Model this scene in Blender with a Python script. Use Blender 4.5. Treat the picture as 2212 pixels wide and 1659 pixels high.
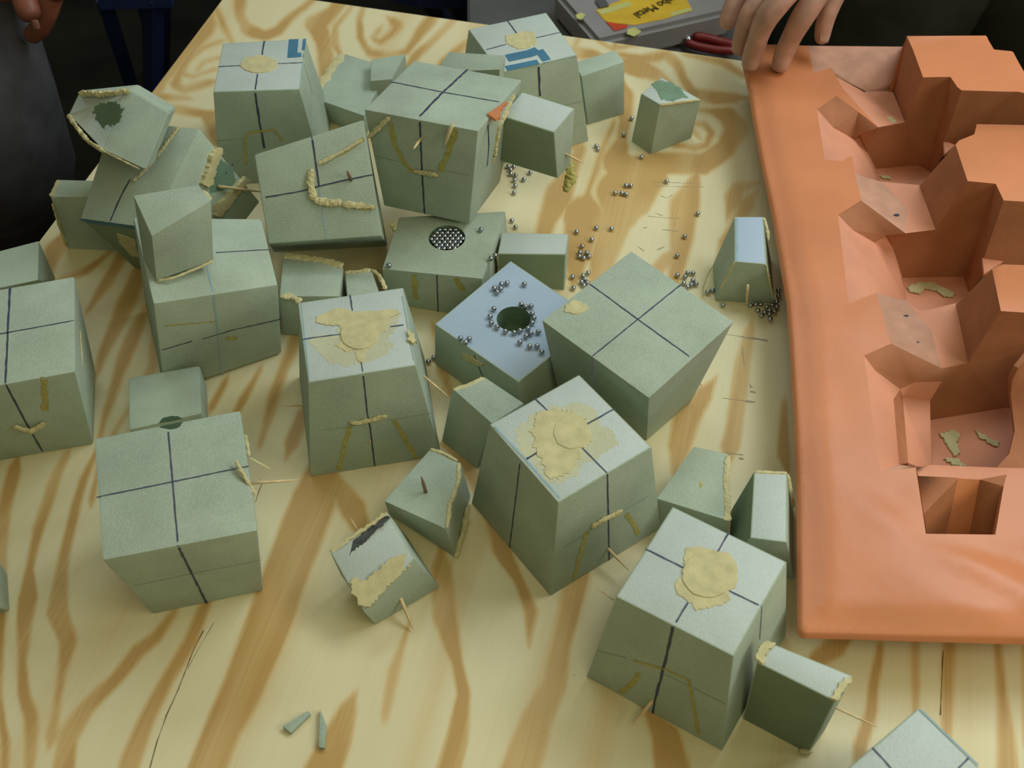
import bpy, bmesh, math, random
import numpy as np
from mathutils import Vector, Matrix, geometry
from mathutils.bvhtree import BVHTree
random.seed(7); RNG = np.random.default_rng(7)

# ------------------------------------------------------------------ clearing
for o in list(bpy.data.objects): bpy.data.objects.remove(o)
sc = bpy.context.scene
COL = sc.collection

# ------------------------------------------------------------------ camera, world, lights, exposure
TZ = 0.80                    # height of the plywood table top above the floor (m)
F_PX, PITCH, ROLL, CAMH = 2454.0, math.radians(50.13), math.radians(-0.226), 0.7465
W, HH = 2212, 1659
fw = Vector((0, math.cos(PITCH), -math.sin(PITCH))); r0 = Vector((1, 0, 0)); u0 = r0.cross(fw)
RV = r0*math.cos(ROLL) + u0*math.sin(ROLL); UV = -r0*math.sin(ROLL) + u0*math.cos(ROLL)
CO = Vector((0, 0, TZ+CAMH))
cam = bpy.data.cameras.new('camera'); cam.sensor_width = 36; cam.lens = F_PX/W*36
cam.clip_start = 0.02
cam.dof.use_dof = True; cam.dof.focus_distance = 0.95; cam.dof.aperture_fstop = 11
camo = bpy.data.objects.new('camera', cam); COL.objects.link(camo)
M = Matrix((RV, UV, -fw)).transposed().to_4x4(); M.translation = CO
camo.matrix_world = M
sc.camera = camo

w = bpy.data.worlds.new('room_light'); sc.world = w; w.use_nodes = True
bg = w.node_tree.nodes['Background']; bg.inputs[0].default_value = (0.86, 0.80, 0.50, 1); bg.inputs[1].default_value = 0.20

def area(name, loc, target, sx, sy, power, col):
    l = bpy.data.lights.new(name, 'AREA'); l.shape = 'RECTANGLE'; l.size = sx; l.size_y = sy
    l.energy = power; l.color = col
    o = bpy.data.objects.new(name, l); COL.objects.link(o); o.location = loc
    o.rotation_euler = (Vector(target)-Vector(loc)).to_track_quat('-Z', 'Y').to_euler()
    return o
area('ceiling_and_fill_light', (1.00, 1.15, TZ+1.40), (0.0, 0.65, TZ), 1.1, 0.5, 17, (0.88, 0.97, 1.0))
area('side_light', (1.45, 0.10, TZ+0.95), (0.1, 0.6, TZ), 0.8, 0.5, 9, (1.0, 0.93, 0.76))
area('ceiling_and_fill_light', (-0.30, 1.70, TZ+1.60), (-0.05, 0.7, TZ), 1.1, 0.35, 7.5, (0.80, 0.94, 1.0))
area('ceiling_and_fill_light', (0.25, -0.35, TZ+1.50), (0.05, 0.6, TZ), 1.0, 0.5, 5.5, (1.0, 0.90, 0.52))  # added warm fill from the camera side, not a ceiling fitting

sc.view_settings.view_transform = 'Standard'; sc.view_settings.look = 'None'
sc.view_settings.gamma = 1.0; sc.view_settings.use_curve_mapping = False
sc.view_settings.exposure = -0.08

# ------------------------------------------------------------------ geometry helpers
def at(x, y, z=0.0):
    """photo pixel -> world point at height z (m) above the table top"""
    d = fw + RV*((x-W/2)/F_PX) - UV*((y-HH/2)/F_PX)
    return CO + d*((z+TZ-CO.z)/d.z)
def pix(P):
    q = Vector(P)-CO
    return (W/2+F_PX*q.dot(RV)/q.dot(fw), HH/2-F_PX*q.dot(UV)/q.dot(fw))
def mm(v): return at(v[0], v[1], v[2]/1000.0)
def on_plane(px, py, pl):
    P0, n = pl
    d = fw + RV*((px-W/2)/F_PX) - UV*((py-HH/2)/F_PX)
    return CO + d*((P0-CO).dot(n)/d.dot(n))
def snap(P, px):
    q = P-CO; dep = q.dot(fw)
    return CO + (fw + RV*((px[0]-W/2)/F_PX) - UV*((px[1]-HH/2)/F_PX))*dep

def obj(name, me, mats, parent=None, smooth=None):
    if isinstance(me, bmesh.types.BMesh):
        m = bpy.data.meshes.new(name); me.normal_update(); me.to_mesh(m); me.free(); me = m
    for mt in (mats if isinstance(mats, (list, tuple)) else [mats]): me.materials.append(mt)
    o = bpy.data.objects.new(name, me); COL.objects.link(o)
    if parent is not None:
        o.parent = parent; o.matrix_parent_inverse = parent.matrix_world.inverted() if False else Matrix.Identity(4)
    if smooth:
        for p in me.polygons: p.use_smooth = True
    return o
def tag(o, label=None, cat=None, group=None, kind=None):
    if label: o['label'] = label
    if cat: o['category'] = cat
    if group: o['group'] = group
    if kind: o['kind'] = kind
    return o
def thing(name, label, cat, group=None):
    o = bpy.data.objects.new(name, None); COL.objects.link(o); o.empty_display_size = .02
    return tag(o, label, cat, group)

# ------------------------------------------------------------------ materials
def nm(name):
    m = bpy.data.materials.new(name); m.use_nodes = True
    nt = m.node_tree; return m, nt, nt.nodes['Principled BSDF']
def N(nt, t, **kw):
    n = nt.nodes.new(t)
    for k, v in kw.items():
        if k in n.inputs: n.inputs[k].default_value = v
        else: setattr(n, k, v)
    return n
def ramp(nt, src, stops):
    r = nt.nodes.new('ShaderNodeValToRGB'); e = r.color_ramp.elements
    while len(e) < len(stops): e.new(.5)
    for i, (p, c) in enumerate(stops): e[i].position = p; e[i].color = (*c, 1) if len(c) == 3 else c
    nt.links.new(src, r.inputs[0]); return r
def simple(name, col, rough=.6, spec=.3, metal=0, var=.08, scale=60, bump=0, bscale=400, bdist=.0004):
    m, nt, b = nm(name)
    tc = N(nt, 'ShaderNodeTexCoord'); n1 = N(nt, 'ShaderNodeTexNoise', Scale=scale, Detail=4)
    nt.links.new(tc.outputs['Object'], n1.inputs['Vector'])
    lo = tuple(c*(1-var) for c in col); hi = tuple(min(1, c*(1+var)) for c in col)
    r = ramp(nt, n1.outputs['Fac'], [(.3, lo), (.7, hi)])
    nt.links.new(r.outputs[0], b.inputs['Base Color'])
    b.inputs['Roughness'].default_value = rough; b.inputs['Metallic'].default_value = metal
    b.inputs['Specular IOR Level'].default_value = spec
    if bump:
        n2 = N(nt, 'ShaderNodeTexNoise', Scale=bscale, Detail=3); nt.links.new(tc.outputs['Object'], n2.inputs['Vector'])
        bp = N(nt, 'ShaderNodeBump', Strength=bump, Distance=bdist); nt.links.new(n2.outputs['Fac'], bp.inputs['Height'])
        nt.links.new(bp.outputs[0], b.inputs['Normal'])
    return m
def foam_mat(name, col, rough=.75, spec=.25, speck=.10, sheen_rough=None):
    m, nt, b = nm(name)
    tc = N(nt, 'ShaderNodeTexCoord')
    n1 = N(nt, 'ShaderNodeTexNoise', Scale=25, Detail=3); n2 = N(nt, 'ShaderNodeTexNoise', Scale=900, Detail=2)
    for n in (n1, n2): nt.links.new(tc.outputs['Object'], n.inputs['Vector'])
    mx = N(nt, 'ShaderNodeMath', operation='MULTIPLY_ADD'); mx.inputs[1].default_value = .5
    nt.links.new(n1.outputs['Fac'], mx.inputs[0])
    m2 = N(nt, 'ShaderNodeMath', operation='MULTIPLY'); m2.inputs[1].default_value = .5
    nt.links.new(n2.outputs['Fac'], m2.inputs[0]); nt.links.new(m2.outputs[0], mx.inputs[2])
    r = ramp(nt, mx.outputs[0], [(.32, tuple(c*(1-speck) for c in col)), (.68, tuple(c*(1+speck) for c in col))])
    nt.links.new(r.outputs[0], b.inputs['Base Color'])
    b.inputs['Roughness'].default_value = rough; b.inputs['Specular IOR Level'].default_value = spec
    bp = N(nt, 'ShaderNodeBump', Strength=.5, Distance=.0005); nt.links.new(n2.outputs['Fac'], bp.inputs['Height'])
    nt.links.new(bp.outputs[0], b.inputs['Normal'])
    return m
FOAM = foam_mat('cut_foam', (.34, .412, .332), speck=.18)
SKIN = foam_mat('foam_skin', (.42, .485, .455), rough=.45, spec=.5)
BLUE = foam_mat('pale_blue_foam_skin', (.36, .46, .58), rough=.55, spec=.35, speck=.04)
DARKF = foam_mat('shaded_cut_foam', (.20, .255, .165))  # darker copy of cut foam, putting shade into faces turned from the light
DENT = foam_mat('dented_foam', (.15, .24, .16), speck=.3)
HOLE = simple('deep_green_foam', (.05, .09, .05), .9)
INK = simple('blue_black_ink', (.035, .045, .085), .5, .4)
PALE = simple('pale_blue_ink', (.26, .38, .42), .7)
SEAM = simple('glued_seam', (.23, .29, .20), .8)
STAIN = simple('putty_stain', (.36, .33, .10), .6, var=.2, scale=300)
BPAINT = simple('blue_print', (.045, .16, .26), .5, .4)
PUTTY = simple('yellow_putty', (.50, .46, .25), .6, .3, var=.12, scale=120, bump=.6, bscale=350)
PICK = simple('toothpick_wood', (.62, .48, .27), .6, var=.15, scale=200)
STEEL, nt_, b_ = nm('steel_ball'); b_.inputs['Metallic'].default_value = 1; b_.inputs['Roughness'].default_value = .12
b_.inputs['Base Color'].default_value = (.42, .45, .50, 1)
ORANGE = simple('orange_rubber', (.57, .21, .092), .38, .32, var=.07, scale=14, bump=.25, bscale=60, bdist=.0008)
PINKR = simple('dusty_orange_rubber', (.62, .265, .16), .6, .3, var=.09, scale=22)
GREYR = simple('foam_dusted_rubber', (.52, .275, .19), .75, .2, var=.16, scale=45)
BROWNR = simple('shaded_rough_rubber', (.37, .145, .07), .7, .2, var=.10, scale=40, bump=.5, bscale=200)  # rough wall rubber, darkened to put the cavity shade into its colour
SKINC = simple('skin', (.42, .235, .18), .45, .4, var=.26, scale=45, bump=.4, bscale=160)
SKIND = simple('dimmed_ruddy_skin', (.22, .075, .045), .5, .4, var=.18, scale=30, bump=.4, bscale=160)  # ruddy skin, darkened in colour for a hand far from the light
NAIL = simple('fingernail', (.45, .26, .20), .3, .5, var=.05)
JEANS = simple('grey_denim', (.06, .06, .066), .9, .1, var=.3, scale=18)
DARKC = simple('dark_olive_cloth', (.03, .032, .024), .95, .05, var=.3, scale=14)
BLACKC = simple('black_cloth', (.006, .006, .006), .95, .05, var=.3, scale=14)
FLOORM = simple('dark_concrete', (.014, .014, .012), .9, .1, var=.45, scale=6)
BLUEM = simple('blue_steel', (.012, .02, .075), .45, .4, var=.1)
PLAS = simple('clear_grey_plastic', (.23, .225, .23), .35, .5, var=.1, scale=20)
YEL = simple('yellow_label', (.55, .36, .03), .5, .3, var=.12, scale=40)
REDL = simple('red_label', (.45, .05, .02), .5, .3)
PALEY = simple('pale_yellow_label', (.45, .45, .16), .5, .3)
BLK = simple('black_print', (.01, .01, .01), .5)
REDH = simple('red_handle', (.16, .012, .01), .4, .5)
GREYT = simple('grey_bench_top', (.085, .085, .085), .7, .2, var=.12, scale=15)
SIDEW = simple('plywood_edge', (.40, .30, .15), .7, var=.3, scale=120)

def strip(bm, pl, pts, wmm, mi, lift=.00025, wob=.25, bvh=None):
    """a drawn line / smear on a face: thin ribbon following photo points"""
    P = [on_plane(x, y, pl) + pl[1]*lift for x, y in pts]
    Q = []; hit = False
    for a, b in zip(P, P[1:]):
        k = max(2, int((b-a).length/.004)); Q += [a.lerp(b, i/k) for i in range(k)]
    Q.append(P[-1]); vs = []
    if bvh:
        Q2 = []
        for p in Q:
            h, n_, _, d_ = bvh.ray_cast(CO, (p-CO).normalized())
            if h is not None and (h-p).length < .012: Q2.append(h+n_*lift)
            elif p in (Q[0], Q[-1]): Q2.append(p)
        Q = Q2
        if len(Q) < 2: return
    for i, p in enumerate(Q):
        t = (Q[min(i+1, len(Q)-1)]-Q[max(i-1, 0)]).normalized(); s = pl[1].cross(t)
        hw = wmm/2000*(1+random.uniform(-wob, wob)); j = s*random.uniform(-1, 1)*wmm/1000*.12*min(1, wob*4)
        vs.append((bm.verts.new(p+s*hw+j), bm.verts.new(p-s*hw+j)))
    for a, b in zip(vs, vs[1:]):
        f = bm.faces.new((a[0], a[1], b[1], b[0])); f.material_index = mi
        f.normal_update()
        if f.normal.dot(pl[1]) < 0: f.normal_flip()
CRACK = simple('crack_brown', (.16, .09, .05), .8)
PENCIL = simple('pencil_grey', (.33, .30, .20), .7)
FILM = foam_mat('smeared_putty_film', (.47, .48, .33), speck=.12)
PICKD = simple('brown_toothpick', (.25, .15, .10), .6)

# ------------------------------------------------------------------ floor and the back of the room
bm = bmesh.new(); bmesh.ops.create_grid(bm, x_segments=1, y_segments=1, size=4)
fl = obj('floor', bm, FLOORM); tag(fl, kind='structure')

# ------------------------------------------------------------------ plywood table with traced grain
BANDS = [  # dark latewood bands: (x, y, width) in photo pixels along each centre line
 [(770,820,10),(735,900,30),(700,1000,70),(672,1080,95),(640,1180,100),(600,1290,95),(570,1380,95),(530,1480,90),(485,1570,80),(440,1680,80)],
 [(460,1280,14),(437,1320,28),(411,1387,32),(364,1466,28),(325,1545,34),(285,1640,44),(270,1700,44)],
 [(372,1320,18),(335,1375,30),(300,1403,34),(253,1466,30),(190,1530,34),(150,1590,46),(140,1690,52)],
 [(215,960,12),(180,1040,20),(155,1134,24),(138,1230,28),(130,1320,50),(150,1380,40),(135,1450,18),(125,1530,16),(112,1590,26)],
 [(140,985,18),(110,1050,26),(80,1134,26),(62,1230,20),(62,1290,46),(48,1420,22),(55,1500,28),(68,1550,32),(65,1690,22)],
 [(30,1010,30),(5,1100,30),(0,1180,24),(5,1300,16),(0,1400,20),(0,1500,12),(12,1600,20),(5,1690,20)],
 [(265,545,26),(225,610,26),(188,665,12)],[(300,575,30),(275,650,46),(240,735,30),(212,800,16)],
 [(325,660,16),(290,735,34),(262,800,28),(243,860,22),(222,910,14),(205,990,14)],[(230,545,8),(180,580,18),(130,600,12)],
 [(150,500,36),(110,540,40),(100,590,20)],[(345,700,14),(330,790,20),(300,850,14),(250,930,10),(215,1010,14),(200,1080,14)],
 [(955,1230,44),(958,1330,54),(985,1430,24),(1000,1500,30),(985,1600,50),(960,1700,60)],
 [(1085,1190,36),(1120,1250,22),(1145,1324,30),(1142,1395,6)],
 [(1250,1240,46),(1235,1290,50),(1215,1390,44),(1200,1480,50),(1160,1550,66),(1110,1700,90)],
 [(880,1350,8),(850,1450,26),(830,1550,16)],[(750,1540,40),(725,1600,66),(680,1700,90)],[(1400,1530,20),(1440,1590,60),(1460,1690,80)],
 [(1010,1020,24),(1060,1110,26),(1080,1190,30)],[(700,1010,30),(760,1100,60),(800,1180,18)],
 [(640,730,30),(612,800,22),(590,860,24),(560,960,12)],[(650,900,30),(625,960,30)],[(560,800,10),(520,870,20),(500,905,10)],[(480,830,14),(455,880,16)],
 [(945,720,24),(965,760,40),(955,800,24),(975,850,12)],[(960,960,10),(1010,1010,26)],
 [(1897,1395,16),(1890,1450,22),(1878,1530,26),(1855,1610,30),(1850,1700,20)],[(1977,1395,22),(1977,1480,20),(1975,1560,12)],
 [(2052,1395,30),(2048,1500,28),(2045,1580,26),(2038,1700,22)],[(2158,1395,18),(2165,1500,24),(2172,1580,40),(2180,1700,50)],
 [(1800,1395,50),(1765,1420,40),(1740,1450,20)],[(2212,1400,12),(2230,1600,40)],
 [(1500,400,36),(1480,450,66),(1470,540,46),(1455,610,30),(1440,640,10)],[(1620,440,30),(1600,470,24),(1560,520,14),(1545,600,12)],
 [(1615,720,24),(1600,790,34),(1588,880,38),(1575,960,44)],[(1515,850,40),(1480,895,60),(1462,960,50),(1455,1020,20)],[(1690,870,14),(1692,980,30),(1700,1010,16)],
 [(1260,470,90),(1245,530,70),(1235,600,24)],[(1345,420,110),(1330,480,70),(1300,560,60),(1280,620,30)],[(1400,380,90),(1380,440,60)],
 [(1405,600,30),(1440,560,30)],
 [(1230,290,60),(1255,320,26),(1240,360,26),(1210,420,60),(1180,470,40),(1150,560,20)],[(1325,265,8),(1310,310,10),(1290,370,12),(1270,420,10)],
 [(1345,215,50),(1352,260,30),(1345,300,22),(1335,350,60),(1360,380,90),(1400,360,60),(1450,355,50),(1520,355,50),(1570,320,40),(1590,280,50),(1575,255,40),(1540,245,12),(1510,240,10)],
 [(1500,268,12),(1525,272,14),(1540,290,14),(1530,312,14),(1500,322,16),(1460,315,14)],[(1502,285,14),(1512,295,10)],
 [(1340,115,14),(1380,125,22),(1440,118,22),(1462,140,24),(1478,175,20),(1500,205,22),(1550,215,30),(1590,215,24)],[(1350,140,40),(1390,150,50),(1420,165,30)],
 [(1320,100,10),(1290,80,8),(1260,78,12),(1245,100,10)],[(1330,100,10),(1360,95,8),(1420,85,8),(1450,78,6)],[(1250,115,30),(1290,118,20)],[(1328,98,14),(1330,92,14)],
 [(1480,120,8),(1560,135,16),(1600,160,16)],[(1630,395,12),(1600,405,30),(1590,430,40)],
 [(430,22,10),(470,20,16),(485,60,14),(497,90,12)],[(520,-10,30),(520,25,24),(530,60,26),(570,75,22),(600,65,22),(625,40,16),(660,15,16),(690,-12,16)],
 [(455,70,20),(430,100,14),(395,140,16),(375,180,22),(395,195,18),(450,178,14)],[(475,92,10),(440,105,8),(405,135,10),(395,158,10),(420,165,8),(462,150,8)],
 [(470,125,8),(440,135,8),(430,148,8)],[(440,50,60),(400,110,30),(350,170,26),(330,210,26),(400,215,10)],
 [(740,-8,34),(715,30,30),(680,55,46),(695,90,40),(700,130,36),(705,170,26)],[(765,0,12),(745,35,14),(722,60,16),(720,95,24),(730,118,12)],
 [(785,10,16),(775,45,16),(778,80,18),(800,110,18),(840,118,16),(880,110,18),(905,75,22),(930,45,26),(945,20,26)],[(855,48,16),(865,55,20),(850,72,14),(825,88,12),(808,78,10),(822,62,10)],
 [(985,30,16),(955,65,18),(930,95,18),(900,125,22),(880,150,14)],[(1010,90,10),(985,120,24),(960,140,20)],[(470,300,30),(455,260,40),(430,245,14)],[(330,215,16),(300,235,14),(380,240,20),(450,250,18)],
 [(150,500,20),(90,600,14)],[(200,350,14),(290,235,30),(330,220,20)],
]
def table():
    c0 = at(499, -25); lft = at(100, 502); bck = at(1580, 112)
    u = (lft-c0).normalized(); n = Vector((-u.y, u.x, 0));
    if n.x < 0: n = -n
    v = n
    L1, L2, step = 1.22, 1.42, .0024
    na, nb = int(L1/step)+1, int(L2/step)+1
    A, B = np.meshgrid(np.linspace(0, L1, na), np.linspace(0, L2, nb), indexing='ij')
    X = c0.x+u.x*A+v.x*B; Y = c0.y+u.y*A+v.y*B
    # pixel coordinates of each vertex on the table plane (only used to place the traced grain)
    dx, dy, dz = X-CO.x, Y-CO.y, TZ-CO.z
    q = lambda V: dx*V.x+dy*V.y+dz*V.z
    de = q(fw); de = np.where(de < .05, .05, de)
    PX = W/2+F_PX*q(RV)/de; PY = HH/2-F_PX*q(UV)/de
    def vn(sx, sy, seed):      # smooth value noise on the table
        r = np.random.default_rng(seed); g = r.random((64, 64))
        a = (A*sx) % 63; b = (B*sy) % 63; ia = a.astype(int); ib = b.astype(int); fa = a-ia; fb = b-ib
        fa = fa*fa*(3-2*fa); fb = fb*fb*(3-2*fb)
        return (g[ia, ib]*(1-fa)*(1-fb)+g[ia+1, ib]*fa*(1-fb)+g[ia, ib+1]*(1-fa)*fb+g[ia+1, ib+1]*fa*fb)-.5
    PXw = PX+vn(9, 14, 1)*12+vn(40, 50, 2)*5; PYw = PY+vn(12, 14, 3)*12+vn(30, 50, 4)*5
    D = np.zeros_like(X)
    for band in BANDS:
        (xa, ya, wa), (xb, yb, wb) = band[:2]; l_ = math.hypot(xa-xb, ya-yb)+1e-6; e_ = min(wa*1.3, 60)
        (xc, yc, wc), (xd, yd, wd_) = band[-1], band[-2]; m_ = math.hypot(xc-xd, yc-yd)+1e-6; f_ = min(wc*1.3, 60)
        band = [(xa+(xa-xb)/l_*e_, ya+(ya-yb)/l_*e_, 1)]+list(band)+[(xc+(xc-xd)/m_*f_, yc+(yc-yd)/m_*f_, 1)]
        xs = [p[0] for p in band]; ys = [p[1] for p in band]; mw = max(p[2] for p in band)
        msk = (PXw > min(xs)-mw-30) & (PXw < max(xs)+mw+30) & (PYw > min(ys)-mw-30) & (PYw < max(ys)+mw+30)
        if not msk.any(): continue
        px, py = PXw[msk], PYw[msk]; best = np.full(px.shape, -1e9)
        for (x0, y0, w0), (x1, y1, w1) in zip(band, band[1:]):
            ex, ey = x1-x0, y1-y0; l2 = ex*ex+ey*ey+1e-6
            t = np.clip(((px-x0)*ex+(py-y0)*ey)/l2, 0, 1)
            d = np.hypot(px-x0-t*ex, py-y0-t*ey)
            best = np.maximum(best, (w0+(w1-w0)*t)/2-d)
        soft = 7.5
        s = np.clip((best+soft)/(2*soft), 0, 1); s = s*s*(3-2*s)
        D[msk] = np.maximum(D[msk], s)
    # untraced rest of the sheet: the same long bands continued at random
    hid = (PY > 1720) | (PX > 2260) | (PX < -60) | ((PX > 1745) & (PY < 1375))
    ph = B*46+vn(3, 9, 9)*9+A*5; rb = np.clip(np.sin(ph)*2.2-.2, 0, 1)
    D = np.where(hid, rb*.9, D)
    D = D*(.80+vn(10, 60, 6)*.40+vn(5, 44, 12)*.3) + (1-D)*(np.clip(vn(5, 42, 5)+.10, 0, 1)*.55+np.clip(vn(4, 62, 8), 0, 1)*.25)
    me = bpy.data.meshes.new('tabletop')
    nv = na*nb; co = np.stack([X, Y, np.full_like(X, TZ)], -1).reshape(-1)
    me.vertices.add(nv); me.vertices.foreach_set('co', co)
    ii = (np.arange(na-1)[:, None]*nb+np.arange(nb-1)[None]).reshape(-1)
    qd = np.stack([ii, ii+nb, ii+nb+1, ii+1], 1)
    # skirt and underside so the sheet has its real thickness
    cor = [0, (na-1)*nb, na*nb-1, nb-1]
    me.loops.add(qd.size); me.polygons.add(len(qd))
    me.loops.foreach_set('vertex_index', qd.reshape(-1)); me.polygons.foreach_set('loop_start', np.arange(len(qd))*4)
    me.polygons.foreach_set('use_smooth', np.ones(len(qd), bool))
    me.update(calc_edges=True); me.validate()
    if me.polygons[0].normal.z < 0: me.flip_normals()
    at_ = me.attributes.new('grain', 'FLOAT', 'POINT'); at_.data.foreach_set('value', np.clip(D, 0, 1).reshape(-1).astype(np.float32))
    m, nt, b = nm('plywood')
    a = N(nt, 'ShaderNodeAttribute', attribute_name='grain')
    tc = N(nt, 'ShaderNodeTexCoord'); mp = N(nt, 'ShaderNodeMapping')
    m0 = N(nt, 'ShaderNodeMapping'); m0.inputs['Rotation'].default_value = (0, 0, -math.radians(76)); mp.inputs['Scale'].default_value = (9, 420, 1)
    nt.links.new(tc.outputs['Object'], m0.inputs['Vector']); nt.links.new(m0.outputs[0], mp.inputs['Vector'])
    n1 = N(nt, 'ShaderNodeTexNoise', Scale=1.0, Detail=4); nt.links.new(mp.outputs[0], n1.inputs['Vector'])
    ad = N(nt, 'ShaderNodeMath', operation='MULTIPLY_ADD'); ad.inputs[1].default_value = .28
    nt.links.new(n1.outputs['Fac'], ad.inputs[0]); nt.links.new(a.outputs['Fac'], ad.inputs[2])
    r = ramp(nt, ad.outputs[0], [(.08, (.66, .61, .39)), (.34, (.63, .56, .34)), (.60, (.59, .455, .225)), (.85, (.53, .37, .155)), (1.0, (.46, .295, .105))])
    # small specks and smudges of dust
    vo = N(nt, 'ShaderNodeTexVoronoi', Scale=55); nt.links.new(tc.outputs['Object'], vo.inputs['Vector'])
    sp = ramp(nt, vo.outputs['Distance'], [(.03, (1, 1, 1)), (.07, (0, 0, 0))])
    n3 = N(nt, 'ShaderNodeTexNoise', Scale=9, Detail=2); nt.links.new(tc.outputs['Object'], n3.inputs['Vector'])
    th = ramp(nt, n3.outputs['Fac'], [(.5, (0, 0, 0)), (.62, (.5, .5, .5))])
    mu = N(nt, 'ShaderNodeMath', operation='MULTIPLY'); nt.links.new(sp.outputs[0], mu.inputs[0]); nt.links.new(th.outputs[0], mu.inputs[1])
    mx = N(nt, 'ShaderNodeMix', data_type='RGBA'); nt.links.new(mu.outputs[0], mx.inputs['Factor'])
    nt.links.new(r.outputs[0], mx.inputs[6]); mx.inputs[7].default_value = (.22, .22, .17, 1)
    nt.links.new(mx.outputs[2], b.inputs['Base Color'])
    b.inputs['Roughness'].default_value = .5; b.inputs['Specular IOR Level'].default_value = .3
    bp = N(nt, 'ShaderNodeBump', Strength=.15, Distance=.0005); nt.links.new(n1.outputs['Fac'], bp.inputs['Height']); nt.links.new(bp.outputs[0], b.inputs['Normal'])
    T = thing('work_table', 'plywood work table with swirling pine grain under all the foam blocks', 'table')
    obj('tabletop', me, m, T)
    pl = (Vector((0, 0, TZ)), Vector((0, 0, 1)))
    for pts, wd in (([(462,1345),(430,1400),(405,1445)], .5), ([(440,1362),(420,1400),(385,1490),(360,1545),(340,1600),(322,1665)], .9),
                    ([(2037,1405),(2034,1480),(2031,1545)], 1.1), ([(568,1040),(560,1060),(552,1085)], .7), ([(500,905),(480,960)], .4)):
        bk = bmesh.new(); strip(bk, pl, pts, wd*.7, 0, .00015, .5); obj('wood_crack', bk, CRACK, T)
    for pts, wd in (([(1400,467),(1430,470),(1470,472)], .8), ([(1430,496),(1465,499)], 1.1), ([(1427,423),(1440,428),(1453,421)], .8), ([(1415,460),(1432,466)], .8), ([(1420,540),(1435,533)], 1.0), ([(1378,533),(1392,543)], .9), ([(1390,493),(1398,491)], .8),
                    ([(1410,393),(1500,396)], .5), ([(1412,402),(1520,404)], .4), ([(1600,727),(1658,736)], 1.8), ([(1555,720),(1600,727)], .6), ([(1620,846),(1632,848)], 2.0), ([(1610,866),(1631,869)], 2.4), ([(1560,860),(1610,866)], .5), ([(1568,978),(1605,983)], .8), ([(1596,990),(1606,992)], 2.0), ([(1603,750),(1608,790)], .8), ([(1620,830),(1623,838)], 2.0)):
        bk = bmesh.new(); strip(bk, pl, pts, wd, 0, .00015, .6); obj('pencil_mark', bk, PENCIL, T)
    C = [c0, c0+u*L1, c0+u*L1+v*L2, c0+v*L2]
    bm = bmesh.new()
    tv = [bm.verts.new((p.x, p.y, TZ-.0003)) for p in C]; bv = [bm.verts.new((p.x, p.y, TZ-.019)) for p in C]
    bm.faces.new(tv); bm.faces.new(bv)
    for i in range(4): bm.faces.new((tv[i], tv[(i+1) % 4], bv[(i+1) % 4], bv[i]))
    bmesh.ops.recalc_face_normals(bm, faces=bm.faces); obj('plywood_core', bm, SIDEW, T)
    cen = sum(C, Vector())/4
    for p in C:
        d = (cen-p).normalized()*.16; bm = bmesh.new(); bmesh.ops.create_cube(bm, size=1)
        bmesh.ops.scale(bm, vec=(.06, .06, TZ-.019), verts=bm.verts); bmesh.ops.translate(bm, vec=(p.x+d.x, p.y+d.y, (TZ-.019)/2), verts=bm.verts)
        obj('leg', bm, SIDEW, T)
table()

# ------------------------------------------------------------------ foam pieces
FACES = {'top': (0, 1, 2, 3), 'bot': (7, 6, 5, 4), 'f': (0, 4, 5, 1), 'r': (1, 5, 6, 2), 'k': (2, 6, 7, 3), 'l': (3, 7, 4, 0)}
def plane(V, f):
    a, b, c, d = [V[i] for i in FACES[f]]
    n = (c-a).cross(d-b).normalized(); P = (a+b+c+d)/4
    if n.dot(CO-P) < 0: n = -n
    return (P, n)
def blob(parent, name, pl, pts, hmm, mat, jag=.0008, lift=0, label=None):
    """raised irregular patch of putty traced on a face"""
    P = [on_plane(x, y, pl) for x, y in pts]; Q = []
    for a, b in zip(P, P[1:]+P[:1]):
        k = max(1, int((b-a).length/.0016))
        for i in range(k):
            p = a.lerp(b, i/k); Q.append(p+Vector((random.uniform(-1, 1), random.uniform(-1, 1), random.uniform(-1, 1)))*jag)
    n = pl[1]; Q = [p-n*(p-pl[0]).dot(n) for p in Q]; c = sum(Q, Vector())/len(Q)
    bm = bmesh.new()
    lo = [bm.verts.new(p-n*.0002+n*lift) for p in Q]
    hi = [bm.verts.new(p+(c-p)*min(.25, .0006/max((c-p).length, 1e-5))+n*(lift+hmm/1000*random.uniform(.93, 1.0))) for p in Q]
    m = len(Q)
    for i in range(m): bm.faces.new((lo[i], lo[(i+1) % m], hi[(i+1) % m], hi[i]))
    top = bm.faces.new(hi); bmesh.ops.triangulate(bm, faces=[top])
    bmesh.ops.recalc_face_normals(bm, faces=bm.faces)
    o = obj(name, bm, mat, parent)
    if label: o['label'] = label
    return o
def pick(parent, a, b, r=.0010, mat=None):
    """toothpick from world point a (in the foam) to its pointed tip b"""
    a, b = Vector(a), Vector(b); d = b-a; L = d.length; R = d.to_track_quat('Z', 'Y').to_matrix()
    bm = bmesh.new(); rings = []
    for t, rr in ((0, r), (.55, r), (.85, r*.55), (1, r*.12)):
        rings.append([bm.verts.new(a+R@Vector((math.cos(k*math.pi/4)*rr, math.sin(k*math.pi/4)*rr, t*L))) for k in range(8)])
    for r1, r2 in zip(rings, rings[1:]):
        for k in range(8): bm.faces.new((r1[k], r1[(k+1) % 8], r2[(k+1) % 8], r2[k]))
    bm.faces.new(rings[-1]); bm.faces.new(rings[0][::-1])
    o = obj('toothpick', bm, mat or PICK, parent, smooth=True); return o
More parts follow.
